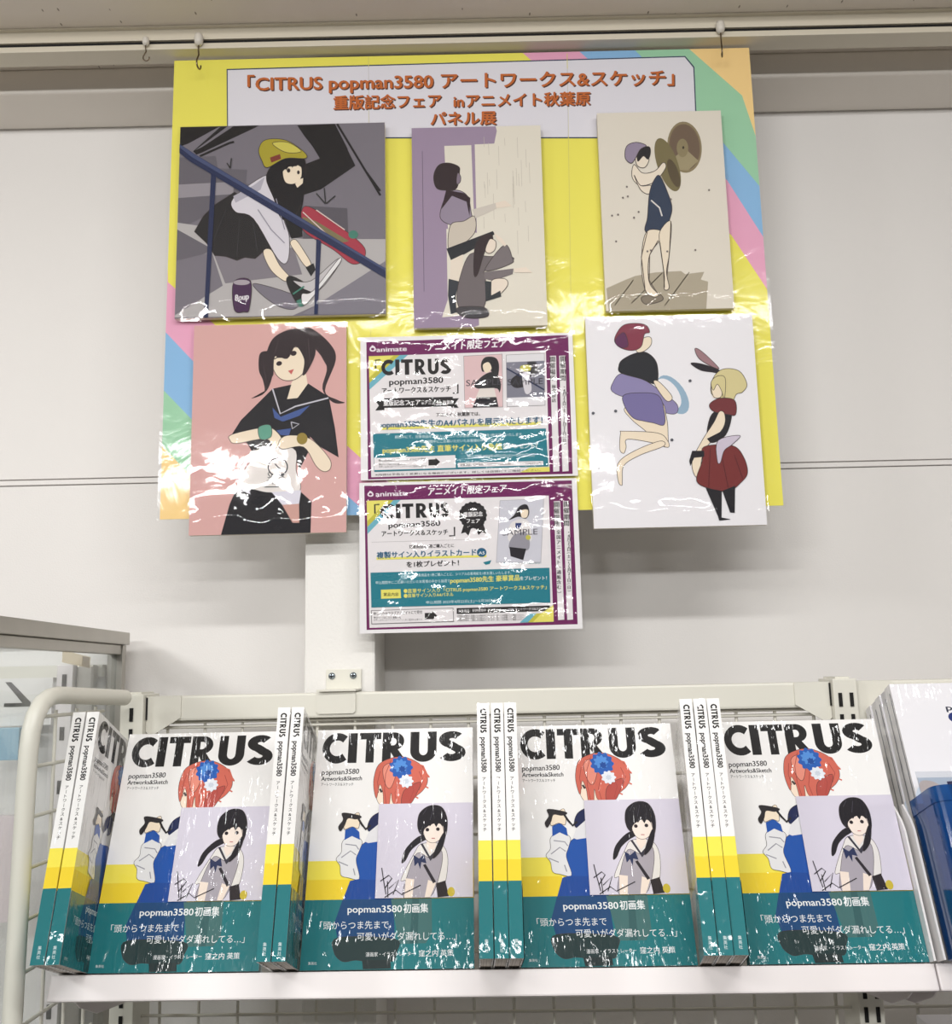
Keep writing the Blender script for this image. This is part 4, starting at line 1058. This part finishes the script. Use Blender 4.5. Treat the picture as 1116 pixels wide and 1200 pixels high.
faces = [(-0.4195, 'face-out art book at the left end of the shelf, beside the two leaning spines'),
         (-0.1945, 'second face-out art book from the left, below the wall bracket'),
         (0.0360, 'third face-out art book from the left, right of three spines in the middle'),
         (0.2712, 'face-out art book at the right end of the row, beside the stack of white magazines')]
for i, (x, lb) in enumerate(faces):
    o = bk if i == 0 else copy_tree(bk)
    o['label'] = lb; o.matrix_basis = BR @ Matrix.Translation((x, 0.0006, 0.0))
# spines: x of the left edge at the foot, sideways lean, yaw
SPN = [(-0.4440, 0.0105, 2.4, 'left book of the two spine-out books at the far left, next to the tubular frame'),
       (-0.4288, 0.0100, 2.4, 'right book of the two spine-out books at the far left, its front cover partly seen'),
       (-0.2210, 0.0036, 2.6, 'left book of the spine-out pair between the first and second front covers'),
       (-0.2060, 0.0032, 2.6, 'right book of the spine-out pair between the first and second front covers'),
       (-0.0040, 0.0004, 2.4, 'left book of the three spines in the middle of the shelf'),
       (0.0108, 0.0, 2.4, 'middle book of the three spines in the middle of the shelf'),
       (0.0253, 0.0, 2.4, 'right book of the three spines in the middle of the shelf'),
       (0.2115, -0.0060, -6.0, 'left book of the three spines right of the third front cover'),
       (0.2260, -0.0065, -6.0, 'middle book of the three spines right of the third front cover'),
       (0.2403, -0.0068, -6.0, 'right book of the three spines, touching the fourth front cover')]
for i, (x, ln, yw, lb) in enumerate(SPN):
    o = spine_src if i == 0 else copy_tree(spine_src)
    o['label'] = lb
    o.matrix_basis = (BR @ Matrix.Translation((x+BT, -0.080, 0.0003)) @ Matrix.Rotation(-math.atan(ln/BH), 4, 'Y')
                      @ Matrix.Rotation(radians(yw), 4, 'Z') @ Matrix.Rotation(pi/2, 4, 'Z'))

# ------------------------------------------------------------------ white magazines at the right
MW, MH, MT = 0.215, 0.300, 0.017
a = Art([(1043, 800), (1259, 795), (1259, 1095), (1043, 1100)], MW, MH)
a.fill((238, 237, 242))
a.P((214, 226, 240), [(1043, 930), (1070, 915), (1110, 925), (1160, 905), (1259, 920), (1259, 990), (1043, 1000)], True)
a.T('project', 1102, 1150, 832, 9.5, (50, 56, 74), 0.04); 
a.E((44, 58, 120), 1109, 840.5, 7.2, 6.0); a.E((238, 237, 242), 1111, 840.5, 4.2, 3.2); a.P((238, 237, 242), [(1111, 838), (1118, 837), (1118, 844), (1111, 843)])
a.E((190, 50, 64), 1124, 840.5, 7.2, 6.0); a.E((238, 237, 242), 1124, 840.5, 4.0, 3.0)
a.T('official', 1107, 1140, 853, 5, (60, 70, 120), 0.0)
mg = empty('magazine', 'x', 'magazine', Matrix(), 'white magazines in the stack at right')
extra = []
for q in ((0.0, MW, 0.0002, 0.001, 0, MH), (0, MW, MT-0.001, MT, 0, MH), (0, 0.001, 0.001, MT-0.001, 0, MH)):
    v, f = box_faces(*q); extra.append((v, f, (236, 235, 238)))
extra.append((*box_faces(-0.0002, 0, 0.004, 0.0062, 0.08, 0.29), (120, 122, 132)))
a.build('cover', M_SHRINK, mg, extra=extra)
MB().box(0.0012, MW-0.002, 0.0012, MT-0.0012, 0.002, MH-0.002).build('pages', M_PAGES, mg)
for i, lb in enumerate(['front white magazine of the stack at the right, its printed cover fully visible', 'second white magazine in the stack at right, just behind the front cover',
                        'third white magazine in the stack at right, counted from the front', 'fourth white magazine in the stack at right, counted from the front',
                        'rearmost white magazine in the stack at right, nearest the slotted post']):
    o = mg if i == 0 else copy_tree(mg)
    o['label'] = lb; o.matrix_basis = BR @ Matrix.Translation((0.4815+(0.0012 if i % 2 else 0), 0.004+i*0.0185, 0))

# dividers and blue bin
for i, (x, lb) in enumerate(((0.4535, 'left white divider plate beside the last art book'), (0.4605, 'right white divider plate against the blue bin'))):
    e = -0.012-0.008*i; pr = [(e, 0), (e, 0.128), (e+0.004, 0.140), (e+0.016, 0.158), (e+0.02, 0.158), (e+0.02, 0)]
    d = MB().prism(pr, 'x', x, x+0.0022).build('shelf_divider', M_PLAST, None, BR); tag(d, lb, 'divider', 'white dividers beside the blue bin')

bn = empty('file_bin', 'translucent blue plastic file bin at the right end of the shelf', 'bin', BR @ Matrix.Translation((0.4665, 0, 0.0)))
def rrect(x0, x1, y0, y1, r, n=6):
    out = []
    for cx_, cy_, a0 in ((x1-r, y1-r, 0), (x0+r, y1-r, 90), (x0+r, y0+r, 180), (x1-r, y0+r, 270)):
        out += [(cx_+r*cos(radians(a0+90*i/n)), cy_+r*sin(radians(a0+90*i/n))) for i in range(n+1)]
    return out
def shell(z0, z1, g=0.0, th=0.0022):
    o_ = rrect(-g, 0.13+g, -0.083-g, -0.003+g, 0.014+g); i_ = rrect(-g+th, 0.13+g-th, -0.083-g+th, -0.003+g-th, 0.012+g)
    n = len(o_); vs = [(x, y, z) for z in (z0, z1) for x, y in o_] + [(x, y, z) for z in (z0, z1) for x, y in i_]
    fs = []
    for k in range(n):
        j = (k+1) % n
        fs += [(k, j, n+j, n+k), (2*n+j, 2*n+k, 3*n+k, 3*n+j), (n+k, n+j, 3*n+j, 3*n+k), (j, k, 2*n+k, 2*n+j)]
    return vs, fs
b = MB().add(*shell(0.0015, 0.142), smooth=False)
b.prism(rrect(0, 0.13, -0.083, -0.003, 0.014), 'z', 0, 0.0015)
b.build('body', M_BLUE, bn)
MB().add(*shell(0.142, 0.158, 0.0012, 0.0034)).build('rim', M_BLUE, bn)
# leaflet in a clear pocket standing in the bin
lf = empty('leaflet', 'navy and pastel leaflet in a clear pocket standing in the blue bin', 'leaflet', BR @ Matrix.Translation((0.4715, -0.045, 0.0025)) @ Matrix.Rotation(radians(-3), 4, 'X'))
a = Art([(0, 0), (100, 0), (100, 150), (0, 150)], 0.115, 0.176)
a.fill((206, 214, 226)); a.P((40, 40, 84), [(26, 4), (100, 0), (100, 66), (40, 60), (28, 40)]); a.P((214, 196, 190), [(0, 6), (14, 4), (24, 16), (18, 34), (4, 34)], True)
a.P((60, 72, 110), [(20, 80), (60, 74), (90, 110), (80, 150), (30, 150)], True); a.P((150, 190, 214), [(0, 50), (20, 46), (26, 90), (0, 100)])
v, f = box_faces(0, 0.115, 0.0002, 0.0014, 0, 0.176); a.build('print', M_MATTE, lf, extra=[(v, f, (230, 230, 234))])
MB().box(-0.002, 0.118, -0.0022, -0.0018, -0.001, 0.182).build('clear_pocket', M_ACR, lf)

# ================================================================== GLASS SHOWCASE AT THE LEFT
AL = radians(2.8)
# the side pane faces the books; its top rail runs towards the viewer
SHM = Matrix.Translation((-0.518, -0.04, 0)) @ Matrix.Rotation(AL, 4, 'Z')
shc = empty('glass_showcase', 'aluminium framed glass showcase standing left of the rack', 'showcase', SHM)
MB().box(-0.022, 0.004, -0.72, 0.0, 1.5500, 1.5680, bev=0.0012).build('top_rail', M_ALU, shc)
MB().box(-0.020, -0.002, -0.70, -0.012, 1.5360, 1.5495, bev=0.001).build('glazing_rail', M_ALU, shc)
MB().box(-0.022, 0.0, -0.018, -0.002, 0.02, 1.5495, bev=0.001).build('frame_post', M_ALU, shc)
MB().box(-0.022, 0.0, -0.72, -0.700, 0.02, 1.5495, bev=0.001).build('frame_post', M_ALU, shc)
MB().box(-0.90, -0.022, -0.018, -0.002, 1.5500, 1.5680, bev=0.001).build('top_rail', M_ALU, shc)
MB().box(-0.90, 0.004, -0.72, 0.0, 0.0, 0.02).build('base', M_ALU, shc)
MB().box(-0.012, -0.008, -0.699, -0.019, 0.021, 1.5355).build('glass_pane', M_GLASS, shc)
MB().box(-0.90, -0.023, -0.008, -0.004, 0.021, 1.549).build('back_panel', M_PAPER, shc)
MB().box(-0.90, -0.025, -0.03, -0.012, 1.505, 1.522).build('cross_rail', M_STEEL, shc)
b = MB().box(-0.077, -0.055, -0.060, -0.030, 0.021, 1.522, bev=0.001)
z = 1.50
while z > 0.9:
    b.box(-0.069, -0.063, -0.0612, -0.0598, z-0.009, z+0.009, mi=1); z -= 0.072
b.build('slotted_upright', [M_STEELW, M_DARK], shc)
MB().box(-0.054, -0.030, -0.050, -0.030, 0.021, 1.522, bev=0.003).build('inner_upright', M_ALU, shc)
# things inside
sg = empty('sign_board', 'white sign with a dark slanted character inside the showcase', 'sign', SHM @ Matrix.Translation((-0.17, -0.052, 1.46)))
MB().box(0, 0.085, 0, 0.003, -0.02, 0.045).build('board', M_PAPER, sg)
MB().prism([(0.020, 0.040), (0.028, 0.040), (0.056, 0.012), (0.056, 0.006), (0.020, 0.006), (0.020, 0.011), (0.045, 0.011)], 'y', -0.0008, -0.0001).build('character', M_BLK, sg)
pb = MB().box(-0.155, -0.118, -0.075, -0.052, 1.395, 1.438, bev=0.001).build('product_box', mat('pale_blue_card', (150, 190, 214), 0.4), None, SHM)
tag(pb, 'small pale blue box on show behind the showcase glass', 'box')
pk = MB().box(-0.150, -0.085, -0.14, -0.125, 1.20, 1.33, bev=0.001).build('product_card', mat('pink_white_card', (238, 224, 228), 0.4), None, SHM)
tag(pk, 'pale pink card leaning in the showcase below the box', 'card')
tp = empty('tape_strip', 'strip of clear tape with a small number stuck inside the showcase top', 'tape', SHM @ Matrix.Translation((-0.0126, -0.115, 1.522)) @ Matrix.Rotation(radians(-4), 4, 'X'))
MB().box(-0.0004, 0, -0.10, 0.0, -0.006, 0.009).build('strip', M_TAPE, tp)
MB().box(-0.0006, -0.0001, -0.03, -0.002, -0.005, 0.008).build('number_label', mat('tan_label', (214, 190, 150), 0.5), tp)
